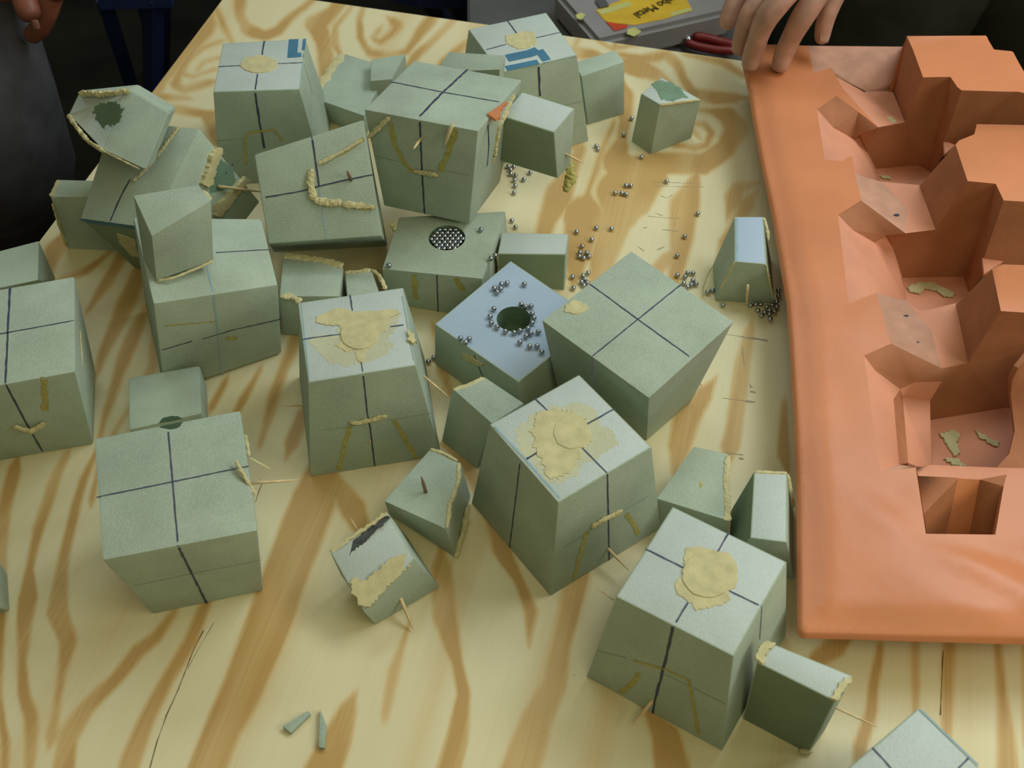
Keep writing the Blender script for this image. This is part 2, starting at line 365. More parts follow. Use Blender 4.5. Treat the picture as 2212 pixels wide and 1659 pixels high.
def ridge(parent, pts, wmm, hmm=2, name='putty_ridge', mat=None, n=None):
    """crumbly bead of putty through world points"""
    bm = bmesh.new(); Q = []
    for a, b in zip(pts, pts[1:]):
        k = max(1, int((b-a).length/.0018)); Q += [a.lerp(b, i/k) for i in range(k)]
    Q.append(pts[-1]); rings = []; wv = 1.0
    for i, p in enumerate(Q):
        t = (Q[min(i+1, len(Q)-1)]-Q[max(i-1, 0)]).normalized()
        up = (n or Vector((0, 0, 1))); s = t.cross(up).normalized(); u = s.cross(t)
        wv = .6*wv+.4*random.uniform(.55, 1.45); en = .55 if i in (0, len(Q)-1) else 1
        rings.append([bm.verts.new(p+s*math.cos(k*math.pi/4)*wmm/2000*wv*en*random.uniform(.75, 1.25)+u*math.sin(k*math.pi/4)*hmm/2000*en*random.uniform(.6, 1.3)) for k in range(8)])
    for a, b in zip(rings, rings[1:]):
        for k in range(8): bm.faces.new((a[k], a[(k+1) % 8], b[(k+1) % 8], b[k]))
    bm.faces.new(rings[0][::-1]); bm.faces.new(rings[-1]); bmesh.ops.recalc_face_normals(bm, faces=bm.faces)
    return obj(name, bm, mat or PUTTY, parent)
def complete(T, B, k):
    """bottom corners: given ones by pixel on the table, hidden ones by the taper"""
    c = sum(T, Vector())/4; out = []
    for i in range(4):
        if B and B[i] is not None: out.append(mm(B[i]) if len(B[i]) == 3 else at(B[i][0], B[i][1]))
        else:
            p = T[i]+(T[i]-c)*k; p.z = TZ; out.append(p)
    return out
MATS = [FOAM, INK, PALE, SEAM, STAIN, SKIN, BLUE, DARKF, DENT, BPAINT]
def foam(parent, V, name='foam_body', top=0, bev=.0011, facemat=None, lines=(), hole=None):
    bm = bmesh.new(); vs = [bm.verts.new(v) for v in V]; fm = {}
    for k, idx in FACES.items():
        f = bm.faces.new([vs[i] for i in idx]); f.material_index = (facemat or {}).get(k, top if k == 'top' else 0); fm[k] = f
    bmesh.ops.recalc_face_normals(bm, faces=bm.faces)
    if bev: bmesh.ops.bevel(bm, geom=list(bm.edges), offset=bev, segments=2, profile=.6, affect='EDGES')
    for f in bm.faces: f.smooth = True
    if hole:
        (hx, hy), rad, dep = hole; c = on_plane(hx, hy, plane(V, 'top'))
        nz = Vector((0, 0, 1)) if not hasattr(hole, 'n') else None
        # cut a round socket in the top
        bt = bmesh.new(); bmesh.ops.create_cone(bt, cap_ends=True, segments=40, radius1=rad*.96, radius2=rad, depth=dep+.01)
        bmesh.ops.translate(bt, vec=(c.x, c.y, c.z-dep/2+.005), verts=bt.verts)
        mt = bpy.data.meshes.new('cut'); bt.to_mesh(mt); bt.free()
        cut = bpy.data.objects.new('cut', mt); COL.objects.link(cut)
        for m_ in MATS: mt.materials.append(m_)
        for p in mt.polygons: p.material_index = 8
        base = bpy.data.meshes.new(name); bm.to_mesh(base); bm.free()
        for m_ in MATS: base.materials.append(m_)
        tmp = bpy.data.objects.new('tmp', base); COL.objects.link(tmp)
        md = tmp.modifiers.new('b', 'BOOLEAN'); md.object = cut; md.operation = 'DIFFERENCE'; md.solver = 'EXACT'
        dg = bpy.context.evaluated_depsgraph_get(); ev = tmp.evaluated_get(dg); res = bpy.data.meshes.new_from_object(ev)
        bm = bmesh.new(); bm.from_mesh(res)
        bpy.data.objects.remove(tmp); bpy.data.objects.remove(cut)
        for f in bm.faces: f.smooth = False
    bvh = BVHTree.FromBMesh(bm)
    for L in lines:
        f, pts, wd, mi = L[:4]; strip(bm, plane(V, f), pts, wd, mi, bvh=bvh, **(L[4] if len(L) > 4 else {}))
    me = bpy.data.meshes.new(name); bm.normal_update(); bm.to_mesh(me); bm.free()
    for m_ in MATS: me.materials.append(m_)
    me.set_sharp_from_angle(angle=math.radians(34))
    o = bpy.data.objects.new(name, me); COL.objects.link(o); o.parent = parent
    return o
KS, KB = 105.5/81-1, 81/105.5-1
def hexa(top, bot=None, k=0.0):
    T = [mm(v) for v in top]; return T+complete(T, bot, k)
S_, B_, H_ = .081, .1055, .1016
def posed(q, snaps):
    """the standard truncated block in a leaning pose; visible corners snapped on their photo points.
    order: b0..b3 (wide end) then t0..t3 (narrow end)"""
    t = Vector(q[3:6]); R = Matrix.Rotation(t.length, 3, t.normalized()); P = Vector(q[:3])+Vector((0, 0, TZ)); V = {}
    for i, (x, y) in enumerate(((-.5, -.5), (.5, -.5), (.5, .5), (-.5, .5))):
        V['b%d' % i] = P+R@Vector((x*B_, y*B_, 0)); V['t%d' % i] = P+R@Vector((x*S_, y*S_, H_))
    for kk, px in snaps.items(): V[kk] = snap(V[kk], px)
    for v in V.values(): v.z = max(v.z, TZ+.0005)
    return V
GB = 'large truncated foam blocks on the table'
GW = 'small trapezoid foam wedges on the table'
def jitter_disc(cx, cy, rx, ry, n=28, j=.08, seed=0):
    r = random.Random(seed)
    return [(cx+rx*math.cos(a)*(1+r.uniform(-j, j)), cy+ry*math.sin(a)*(1+r.uniform(-j, j))) for a in [i*2*math.pi/n for i in range(n)]]

# --- centre-left block with the putty disc (A)
z5 = lambda x, y: (550+x/3.16, 450+y/3.16)
z3b = lambda x, y: (700+x/3.16, 850+y/3.16)
z4b = lambda x, y: (1200+x/3.16, 950+y/3.16)
z6 = lambda x, y: (1150+x/3.16, 450+y/3.16)
z7 = lambda x, y: (1512+x/3.16, 1134+y/3.16)
z1 = lambda x, y: (x/3.16, y/3.16)
z2 = lambda x, y: (650+x/3.16, y/3.16)
z4 = lambda x, y: (x/3.16, 450+y/3.16)
z3 = lambda x, y: (1300+x/2.4254, y/2.4254)

V = hexa([(665.5,826.6,101.6),(898,789,101.6),(871,621,101.6),(643.4,654,101.6)], [(670.6,1030),(953,985),None,None], KS)
A = thing('foam_block', 'foam block with a round putty disc on top, left of the pale blue block', 'foam block', GB)
foam(A, V, top=5, lines=[('top', [z5(320,897), z5(585,862)], 1.1, 1), ('top', [z5(925,810), z5(1058,792)], 1.3, 1), ('top', [z5(650,592), z5(668,700)], 1.2, 1),
    ('top', [z5(715,985), z5(738,1115)], .9, 1), ('f', [z5(738,1118), z5(770,1400), z5(790,1500), z3b(345,492)], 1.1, 1),
    ('top', [z5(318,650), z5(375,1180)], .8, 2), ('top', [z5(1008,600), z5(1085,1040)], .8, 2),
    ('f', [z3b(180,215), z3b(140,350), z3b(100,520)], 3.5, 4), ('f', [z3b(480,180), z3b(560,320), z3b(630,440)], 3.5, 4),
    ('f', [z3b(0,245), z3b(180,225)], .5, 3), ('f', [z3b(440,180), z3b(740,130)], .5, 3)])
tp = plane(V, 'top')
blob(A, 'putty_film', tp, [z5(*p) for p in [(360,900),(420,870),(560,860),(560,760),(700,700),(860,750),(1000,730),(960,830),(900,900),(960,920),(900,1000),(760,1060),(600,1080),(500,1050),(430,980)]], .15, FILM, jag=.0015)
blob(A, 'putty_smear', tp, [z5(*p) for p in [(415,740),(480,715),(560,680),(640,690),(680,705),(820,700),(985,690),(1000,715),(920,760),(900,840),(845,860),(835,920),(760,975),(740,1060),(700,1040),(690,965),(620,985),(545,940),(580,915),(585,800),(480,800),(420,780)]], .6, PUTTY)
blob(A, 'putty_disc', tp, jitter_disc(*z5(715,868), 41, 32, 36, .02), 1.3, PUTTY, jag=.0002)
blob(A, 'putty_crumb', tp, [z5(*p) for p in [(1045,840),(1090,860),(1110,920),(1070,935),(1045,900)]], 2.2, PUTTY)
fp = plane(V, 'f')
ridge(A, [on_plane(*z3b(175,190), fp)+fp[1]*.001, on_plane(*z3b(225,192), fp)+fp[1]*.002, on_plane(*z3b(430,150), fp)+fp[1]*.001], 5, 3, n=fp[1])
P = on_plane(*z3b(308,280), fp); pick(A, P-fp[1]*.01, P+fp[1]*.004+Vector((-.0, 0, -.008)))
a_ = at(597, 876, .035); pick(A, at(656, 876, .035), a_, .0008)
pick(A, at(915, 812, .045), at(974, 862, .03), .001)

# --- bottom-left block, wide face up (C)
V = hexa([(219.6,1210.8,101.6),(557,1146,101.6),(520,885,101.6),(202,946.5,101.6)], [(330.4,1328),(569.3,1277.2),None,None], KB)
C_ = thing('foam_block', 'clean foam block at lower left, wide face up with a blue cross', 'foam block', GB)
zb = lambda x, y: (150+x/3.16, 850+y/3.16)
foam(C_, V, top=0, bev=.0025, lines=[('top', [zb(675,265), zb(705,600), zb(740,1015)], 1.1, 1), ('top', [zb(185,710), zb(705,605), zb(1225,497)], 1.0, 1),
    ('f', [zb(740,1035), zb(820,1195), zb(938,1430)], 1.6, 1), ('f', [zb(440,1310), zb(870,1220), zb(1310,1135)], .5, 3)])
tp = plane(V, 'top')
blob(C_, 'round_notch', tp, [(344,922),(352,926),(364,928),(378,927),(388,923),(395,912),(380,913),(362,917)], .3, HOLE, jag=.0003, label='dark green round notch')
ridge(C_, [on_plane(*zb(1140,478), tp)+Vector((0,0,.004)), on_plane(*zb(1190,570), tp)+Vector((0,0,.003)), on_plane(*zb(1265,670), tp)+Vector((0,0,-.004))], 3.5, 2.5)
ridge(C_, [at(*zb(1200,285), .09), at(*zb(1225,430), .085)], 3, 3)
pick(C_, at(*zb(1230,612), .07), at(*zb(1570,590), .06), .0011)
ridge(C_, [at(*zb(1230,440), .075), at(*zb(1370,515), .06)], 1.6, 1, name='putty_string')

# --- right block, wide face up (D)
V = hexa([(1401.6,859.8,101.6),(1585,695,101.6),(1363.6,541.8,101.6),(1170.6,692,101.6)], [(1397,952),(1493,868),None,None], KB)
D_ = thing('foam_block', 'foam block right of the pale blue one, wide face up, one small putty spot', 'foam block', GB)
foam(D_, V, top=0, lines=[('top', [z6(390,517), z6(720,760), z6(1095,1030)], 1.1, 1), ('top', [z6(1020,518), z6(720,760), z6(412,1010)], 1.1, 1),
    ('f', [z6(408,1015), z6(402,1200)], 1.2, 1), ('r', [z6(1095,1035), z6(985,1260), z6(875,1500)], 1.0, 1), ('r', [z6(910,1260), z6(880,1360), z6(845,1400)], 3, 4)])
blob(D_, 'putty_spot', plane(V, 'top'), jitter_disc(*z6(298,680), 25, 15, 20, .12), .7, PUTTY)
rp = plane(V, 'r'); P = on_plane(*z6(1050,1130), rp); pick(D_, P-rp[1]*.008, at(1517, 835, (P.z-TZ)-.006), .0013)

# --- centre block with the big putty patch (E)
V = hexa([(1206,1085.8,101.6),(1408,966,101.6),(1251,809,101.6),(1057.6,916.5,101.6)], [(1189,1288),(1428,1142),None,(1018,1087)], KS)
E_ = thing('foam_block', 'foam block in the middle with a large ragged putty patch on its silvery top', 'foam block', GB)
foam(E_, V, top=5, lines=[('top', [z3b(1440,35), z3b(1545,140)], 1.1, 1), ('top', [z3b(1790,215), z3b(1985,105)], 1.3, 1), ('top', [z3b(1342,473), z3b(1460,403)], 1.3, 1),
    ('top', [z3b(1760,370), z3b(1930,545)], 1.1, 1), ('l', [z3b(1340,478), z3b(1300,800), z3b(1268,1052)], 1.2, 1), ('r', [z3b(1932,548), z3b(1938,800), z3b(1945,1138)], 1.2, 1),
    ('f', [z3b(1932,548), z3b(1938,800), z3b(1945,1138)], 1.2, 1),
    ('top', [z3b(1165,225), z3b(1610,715)], 1.6, 2)][:4] + [('l', [z3b(1340,478), z3b(1300,800), z3b(1268,1052)], 1.2, 1), ('f', [z3b(1932,548), z3b(1938,800), z3b(1945,1138)], 1.2, 1),
    ('top', [z3b(1165,225), z3b(1610,715)], 1.6, 2), ('f', [z3b(1790,940), z3b(1740,1120), z3b(1700,1270)], 3.5, 4), ('f', [z3b(2060,820), z3b(2150,960)], 3.5, 4), ('f', [z3b(1640,1045), z3b(1800,950)], .5, 3), ('f', [z3b(2040,800), z3b(2210,700)], .6, 2)])
tp = plane(V, 'top')
blob(E_, 'putty_film', tp, [z3b(*p) for p in [(1300,250),(1400,150),(1560,85),(1760,60),(1850,90),(1880,200),(2000,290),(2010,350),(1900,420),(1780,480),(1720,560),(1600,620),(1500,600),(1420,480),(1320,360)]], .12, FILM, jag=.002)
blob(E_, 'putty_smear', tp, [z3b(*p) for p in [(1450,130),(1560,110),(1700,120),(1790,180),(1820,280),(1830,320),(1770,370),(1740,460),(1690,520),(1600,590),(1530,585),(1490,480),(1450,390),(1410,340),(1440,300),(1405,260),(1440,210)]], .6, PUTTY, jag=.0016)
blob(E_, 'putty_disc', tp, jitter_disc(*z3b(1690,270), 40, 36, 36, .03), 1.1, PUTTY, jag=.0003)
fp = plane(V, 'f')
ridge(E_, [on_plane(*z3b(1820,910), fp)+fp[1]*.001, on_plane(*z3b(1900,850), fp)+fp[1]*.002, on_plane(*z3b(2030,795), fp)+fp[1]*.001], 5, 3, n=fp[1])
P = on_plane(*z3b(1930,1050), fp); pick(E_, P-fp[1]*.008, at(1359, 1233, .012), .0012)

# --- lower right block with putty disc (F)
V = hexa([(1331,1288.6,101.6),(1584.5,1418,101.6),(1700,1214,101.6),(1453,1094,101.6)], [(1266.5,1462.7),(1559.5,1623),(1698,1372),None], KS)
F_ = thing('foam_block', 'foam block at lower right with a double-rimmed putty disc, beside the orange mould', 'foam block', GB)
zf = lambda x, y: (1150+x/3.1367, 1130+y/3.1317)
foam(F_, V, top=5, lines=[('top', [z4b(1185,632), z4b(1105,770)], 1.1, 1), ('top', [z4b(612,745), z4b(885,882)], 1.1, 1), ('top', [z4b(1185,1032), z4b(1405,1140)], 1.1, 1),
    ('top', [z4b(930,1065), z4b(805,1280)], 1.1, 1), ('f', [zf(955,700), zf(890,980), zf(835,1180), zf(815,1285)], 1.8, 1), ('r', [z4b(1405,1142), z4b(1390,1360)], .9, 1),
    ('f', [zf(720,1010), zf(680,1080), zf(600,1150)], 4, 4), ('f', [zf(690,930), zf(900,985), zf(1060,1060), zf(1130,1430)], 2.4, 4), ('f', [zf(440,860), zf(640,910)], .5, 3), ('f', [zf(900,1020), zf(1310,1220)], .5, 3)])
tp = plane(V, 'top')
blob(F_, 'putty_smear', tp, [z4b(*p) for p in [(880,740),(940,728),(1000,730),(1100,760),(1180,770),(1240,850),(1250,950),(1230,1010),(1180,1030),(1200,1100),(1100,1140),(960,1170),(920,1120),(820,1050),(810,980),(860,920),(870,840)]], .5, PUTTY)
blob(F_, 'putty_disc', tp, jitter_disc(*z4b(1040,925), 57, 50, 40, .02), 1.2, PUTTY, jag=.0002)
fp = plane(V, 'f'); P = on_plane(1413, 1512, fp); pick(F_, P-fp[1]*.006, at(1366, 1569, .008), .0014)
pick(F_, at(1326, 1296, .06), at(1287, 1268, .055), .0006)

# --- block on its side under the loose wedge (B)
q = [-0.3049, 0.6636, 0.0564, -0.2889, 1.6955, 0.2642]
v = posed(q, {'b0': (331,656), 't0': (600,615), 't3': (565,472), 't1': (609,763)})
V = [v['b0'], v['t0'], v['t3'], v['b3'], v['b1'], v['t1'], v['t2'], v['b2']]
B1 = thing('foam_block', 'foam block lying on its side at middle left, a loose wedge standing on it', 'foam block', GB)
foam(B1, V, top=0, bev=.0022, lines=[('top', [z4(1475,305), z4(1835,283)], .9, 1), ('top', [z4(1410,395), z4(1458,590)], 1.2, 2), ('f', [z4(1458,600), z4(1490,860), z4(1515,1140)], 1.3, 2),
    ('f', [z4(1105,965), z4(1310,905)], 1.0, 1), ('f', [z4(1380,890), z4(1600,825), z4(1915,755)], .9, 1), ('f', [z4(1120,800), z4(1480,770)], 1.2, 4), ('f', [z4(1540,885), z4(1620,885)], 3, 4)])
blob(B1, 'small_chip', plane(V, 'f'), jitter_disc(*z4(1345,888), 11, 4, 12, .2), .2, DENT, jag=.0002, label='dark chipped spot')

# --- left edge block, wide face up (N)
V = hexa([(-138,857,101.6),(163,803,101.6),(161,596,101.6),(-121,646,101.6)], [(-20,999),(202.5,959.5),None,None], KB)
N_ = thing('foam_block', 'foam block cut off by the left edge of the photo, wide face up, dark cross', 'foam block', GB)
foam(N_, V, top=0, bev=.0022, lines=[('top', [z4(70,540), z4(55,850), z4(38,1195)], 1.6, 1), ('top', [z4(-300,905), z4(0,860), z4(505,768)], 1.0, 1), ('f', [z4(40,1200), z4(160,1430), z4(290,1655)], 1.4, 1), ('f', [z4(300,1150), z4(310,1380)], 4.5, 4)])
fp = plane(V, 'f'); ridge(N_, [on_plane(*z4(90,1480), fp)+fp[1]*.001, on_plane(*z4(210,1490), fp)+fp[1]*.005, on_plane(*z4(310,1460), fp)+fp[1]*.001], 5, 3, n=fp[1], name='putty_flap')
rp = plane(V, 'r'); ridge(N_, [on_plane(*z4(540,830), rp)+rp[1]*.0005, on_plane(*z4(560,1080), rp)+rp[1]*.0005], 4, 1.5, n=rp[1])

# --- back left block with blue print (H)
V = hexa([(460.5,199,101.6),(647,193,101.6),(660,84,101.6),(481,93,101.6)], None, KS)
H1 = thing('foam_block', 'foam block at the back left with putty disc and blue printed corner', 'foam block', GB)
foam(H1, V, top=5, lines=[('top', [z1(1805,280), z1(1790,375)], 1.4, 1), ('top', [z1(1490,457), z1(1640,450)], 1.2, 1), ('top', [z1(1890,437), z1(2065,430)], 1.2, 1), ('top', [z1(1760,505), z1(1740,630)], 1.2, 1),
    ('f', [z1(1742,635), z1(1775,850), z1(1805,1010)], 2.0, 1), ('f', [z1(1680,1130), z1(1670,960), z1(1700,905), z1(1870,885), z1(1930,960)], 2.5, 4), ('f', [z1(1480,960), z1(1660,945)], .6, 3),
    ('top', [z1(2070,430), z1(2045,605)], .8, 2), ('r', [z1(2075,440), z1(2130,640)], 1, 2), ('top', [z1(2005,268), z1(1995,395)], 9.5, 9, dict(wob=0, lift=.0002)), ('top', [z1(1970,380), z1(2072,376)], 7.5, 9, dict(wob=0)), ('top', [z1(2080,266), z1(2070,345)], 3, 9, dict(wob=0, lift=.0003))])
blob(H1, 'putty_disc', plane(V, 'top'), jitter_disc(*z1(1768,440), 41, 19, 30, .04), .8, PUTTY, jag=.0003)

# --- back middle block with blue print (I)
V = hexa([(1080,157,101.6),(1246.5,118.7,101.6),(1180,27,101.6),(1012,63,101.6)], [None,(1272,305),None,None], KS)
I1 = thing('foam_block', 'foam block by the back table edge with blue printed L and putty patch', 'foam block', GB)
foam(I1, V, top=5, lines=[('top', [z2(1408,140), z2(1472,228)], 1.2, 1), ('top', [z2(1240,348), z2(1400,305)], 1.1, 1), ('top', [z2(1600,262), z2(1772,222)], 1.1, 1), ('f', [z2(1622,455), z2(1630,655)], 2.0, 1),
    ('top', [z2(1700,420), z2(1885,378)], .7, 2), ('f', [z2(1700,740), z2(1925,690)], .5, 3),
    ('top', [z2(1405,400), z2(1560,368), z2(1620,345)], 12, 9, dict(wob=0)), ('top', [z2(1400,470), z2(1620,425)], 8, 9, dict(wob=0)), ('top', [z2(1625,345), z2(1685,425)], 9, 9, dict(wob=0, lift=.0003))])
blob(I1, 'putty_patch', plane(V, 'top'), [z2(*p) for p in [(1395,250),(1450,235),(1500,215),(1600,220),(1610,300),(1560,330),(1480,340),(1400,300)]], .7, PUTTY)

# --- bottom right corner block (O)
V = hexa([(1895,1895,101.6),(2205,1745,101.6),(1983.5,1529.6,101.6),(1784,1700,101.6)], None, KS)
O1 = thing('foam_block', 'foam block cut off by the bottom edge at lower right, one corner showing', 'foam block', GB)
foam(O1, V, top=5, lines=[('top', [z7(1175,1520), z7(1320,1680)], 1.1, 1), ('top', [z7(1835,1590), z7(1690,1740)], 1.1, 1), ('top', [z7(1500,1258), z7(1900,1640)], 1.6, 2)])

# --- half block carrying the pale blue skin (K)
KT = [(1120,826,50.8),(1290,690,50.8),(1103,563,50.8),(939,700,50.8)]
V = hexa(KT, None, .04)
K1 = thing('foam_block', 'low pale blue topped half block with a round hole and loose steel balls', 'foam block', GB)
foam(K1, V, top=6, hole=(z5(1768,755), .0145, .022), lines=[('l', [z5(1500,1000), z5(1560,1150)], 1.0, 1)])
lp = plane(V, 'l')
blob(K1, 'putty_flap', lp, [z5(*p) for p in [(1415,985),(1480,1010),(1570,1060),(1545,1078),(1450,1040)]], 1.5, PUTTY)

# --- half block with the pit full of steel balls (G)
V = hexa([(825,581,47),(1042,602,47),(1092,456,47),(862,469,47)], [(834,655),(1042,689),None,None], .05)
G1 = thing('foam_block', 'low half block with a round pit packed full of steel balls', 'foam block', GB)
foam(G1, V, top=0, hole=(z5(1313,200), .0168, .012), lines=[('f', [z5(1245,455), z5(1250,620), z5(1255,745)], 1.1, 1), ('f', [z5(1090,450), z5(1100,620)], 5, 4), ('f', [z5(1370,475), z5(1430,560)], 5, 4)])
ridge(G1, [at(847, 480, .047), at(856, 500, .045)], 6, 4, name='putty_crumb')
GZ, KZ = .047, .0508

# --- tilted block on top with the wedge pinned to it (J)
q = [-0.0584, 0.8343, 0.1463, 0.5532, 3.0891, -0.2796]
v = posed(q, {'b1': (786,236), 'b2': (894,130), 'b3': (1128,172), 'b0': (1033,283), 't0': (1014,484), 't1': (829,445)})
V = [v['b1'], v['b0'], v['b3'], v['b2'], v['t1'], v['t0'], v['t3'], v['t2']]
J1 = thing('foam_block', 'raised foam block at back centre with a smudged cross and a wedge pinned on', 'foam block', GB)
foam(J1, V, top=0, bev=.002, lines=[('top', [z2(612,560), z2(810,600), z2(970,632), z2(1380,703)], 1.4, 1), ('top', [z2(1140,475), z2(970,632), z2(812,795)], 2.0, 1), ('f', [z2(812,805), z2(825,1100), z2(845,1458)], 1.6, 1),
    ('f', [z2(610,830), z2(640,980), z2(700,1100), z2(760,1170)], 4.5, 4), ('f', [z2(1060,880), z2(1010,1030), z2(950,1170)], 5, 4), ('f', [z2(760,1165), z2(940,1195)], 4, 4),
    ('r', [z2(1275,850), z2(1280,1000), z2(1270,1130)], 2, 1), ('f', [z2(500,1060), z2(700,1110)], .5, 3), ('f', [z2(960,1160), z2(1180,1200)], .5, 3)])
fp = plane(V, 'f'); tp = plane(V, 'top')
ridge(J1, [on_plane(*z2(605,800), fp)+fp[1]*.001, on_plane(*z2(480,915), fp)+fp[1]*.006], 4, 2.5, n=fp[1], name='putty_shard')
ridge(J1, [on_plane(*z2(770,1165), fp)+fp[1]*.001, on_plane(*z2(940,1190), fp)+fp[1]*.002], 4, 3, n=fp[1])
pick(J1, on_plane(*z2(822,940), fp), on_plane(*z2(822,940), fp)+fp[1]*.018, .0013)
pick(J1, on_plane(*z2(1035,845), fp), on_plane(*z2(985,990), fp)+fp[1]*.004, .0018, PUTTY)
blob(J1, 'orange_rubber_scrap', tp, [z2(*p) for p in [(1270,790),(1320,755),(1390,705),(1408,712),(1360,770),(1358,815),(1330,830)]], 2, ORANGE, label='scrap of orange rubber')
Vf = hexa([(1083.5,250,125),(1197.5,286,118),(1242,234,125),(1128,198,130)], [(1071,345,72),(1205,386,66),(1232,357,66),(1110,300,74)])
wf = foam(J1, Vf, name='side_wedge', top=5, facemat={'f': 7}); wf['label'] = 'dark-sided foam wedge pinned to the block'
pick(wf, at(*z2(1795,1045), .085), at(*z2(1935,1115), .075), .0012)
ridge(wf, [at(*z2(1835,1100), .068), at(*z2(1845,1200), .060), at(*z2(1805,1310), .050)], 9, 5, name='hanging_putty', mat=STAIN)
ridge(J1, [at(*z2(1440,640), .135), at(*z2(1345,850), .125), at(*z2(1300,1110), .085)], 8, 6, name='putty_joint')

# --- tilted block in front of it (L)
q = [-0.1222, 0.7966, 0.0726, 1.2646, 3.8204, -1.884]
v = posed(q, {'t1': (549,334), 'b1': (786,258), 'b0': (825,510), 't0': (580,527), 'b3': (838,535), 't3': (591,545)})
V = [v['t0'], v['b0'], v['b1'], v['t1'], v['t3'], v['b3'], v['b2'], v['t2']]
L1_ = thing('foam_block', 'foam block leaning back left of centre with an L of thick putty', 'foam block', GB)
foam(L1_, V, top=0, bev=.002, lines=[('top', [z2(75,935), z2(95,1060), z2(125,1275)], 1.6, 1), ('top', [z2(125,1275), z2(150,1430), (705,515)], 1.2, 2), ('top', [(565,428), (640,415), z2(60,1290)], 1.2, 1), ('top', [z2(90,1280), z2(300,1230), z2(497,1192)], 1.3, 1),
    ('top', [z2(140,1110), z2(290,1040), z2(430,945)], 3, 4), ('top', [z2(290,1400), z2(510,1420)], 4.5, 4)])
tp = plane(V, 'top')
e = lambda x, y, h=.0015: on_plane(*z2(x, y), tp)+tp[1]*h
ridge(L1_, [e(75,1155), e(65,1250), e(90,1365)], 6, 4, n=tp[1]); ridge(L1_, [e(90,1370), e(180,1385), e(280,1385)], 6, 4, n=tp[1])
ridge(L1_, [e(285,1395), e(400,1405), e(505,1415)], 5, 1.5, n=tp[1]); ridge(L1_, [e(120,1120), e(280,1040), e(420,955)], 3, 1, n=tp[1])
pick(L1_, e(345,1230, 0), e(325,1170, .010), .0014, PICKD)

# --- block lying on its side at the far left (M)
q = [-0.2984, 0.8342, 0.0729, 1.7695, 0.965, -1.1367]
v = posed(q, {'b3': (431,277), 't3': (327,493), 't0': (173,472), 'b2': (562,436), 't1': (292,582)})
V = [v['t0'], v['t3'], v['b3'], v['b0'], v['t1'], v['t2'], v['b2'], v['b1']]
M1 = thing('foam_block', 'foam block on its side at far left, dark blue-edged end facing down', 'foam block', GB)
zm = lambda x, y: (150+x/3.951, 180+y/3.951)
foam(M1, V, top=0, bev=.002, facemat={'f': 7}, lines=[('f', [zm(100,1165), zm(330,1195), zm(600,1235)], 5, 9), ('top', [zm(520,820), zm(430,990), zm(350,1175)], 1.5, 1), ('r', [zm(1395,690), zm(1330,770)], 1.5, 1)])  # end face takes the darker foam: shade of facing down, put in by colour
fp = plane(V, 'f')
blob(M1, 'putty_patch', fp, [zm(*p) for p in [(400,1270),(450,1290),(560,1330),(600,1480),(540,1470),(430,1360)]], 1, PUTTY)
tp = plane(V, 'top'); rp = plane(V, 'r')
ridge(M1, [on_plane(*zm(940,375), tp)+tp[1]*.001, on_plane(*zm(800,560), tp)+tp[1]*.001, on_plane(*zm(650,745), tp)+tp[1]*.001, on_plane(*zm(545,840), tp)+tp[1]*.001], 4.5, 1.6, n=tp[1])
g = lambda x, y, h=.003: on_plane(*zm(x, y), rp)+rp[1]*h
blob(M1, 'putty_ridge', rp, [zm(*p) for p in [(1240,540),(1285,550),(1270,620),(1235,700),(1215,790),(1200,870),(1150,890),(1110,860),(1150,740),(1190,620)]], 4.5, PUTTY, jag=.0012)
blob(M1, 'putty_ridge', rp, [zm(*p) for p in [(1490,790),(1510,830),(1440,910),(1390,990),(1330,1060),(1260,1130),(1215,1130),(1230,1050),(1320,960),(1400,870)]], 4.5, PUTTY, jag=.0014)
pick(M1, g(1255,875, .002), g(1575,912, .012), .0014)
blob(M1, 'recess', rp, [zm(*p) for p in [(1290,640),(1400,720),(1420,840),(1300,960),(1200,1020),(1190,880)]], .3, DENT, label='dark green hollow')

# ------------------------------------------------------------------ small wedges
def wedge(label, top, bot=None, k=.0, mat=0, facemat=None, lines=(), bev=.001, group=GW):
    w_ = thing('foam_wedge', label, 'foam wedge', group)
    V = hexa(top, bot, k); foam(w_, V, name='wedge_body', top=mat, facemat=facemat, lines=lines, bev=bev); return w_, V
def edge_putty(w_, pts, wd=3.5, h=2.5): return ridge(w_, [mm(p) for p in pts], wd, h, name='putty_edge')

w_, V = wedge('foam wedge at far left, half under the sideways block', [(109,425.6,63),(230,425,63),(240,391,63),(126.6,388,63)], [(145.6,537),(250,542),None,None], .1)
edge_putty(w_, [(111,424,63),(126,389,63)], 4, 2); edge_putty(w_, [(113,440,57),(125,480,35),(144,532,3)], 2.5, 2)
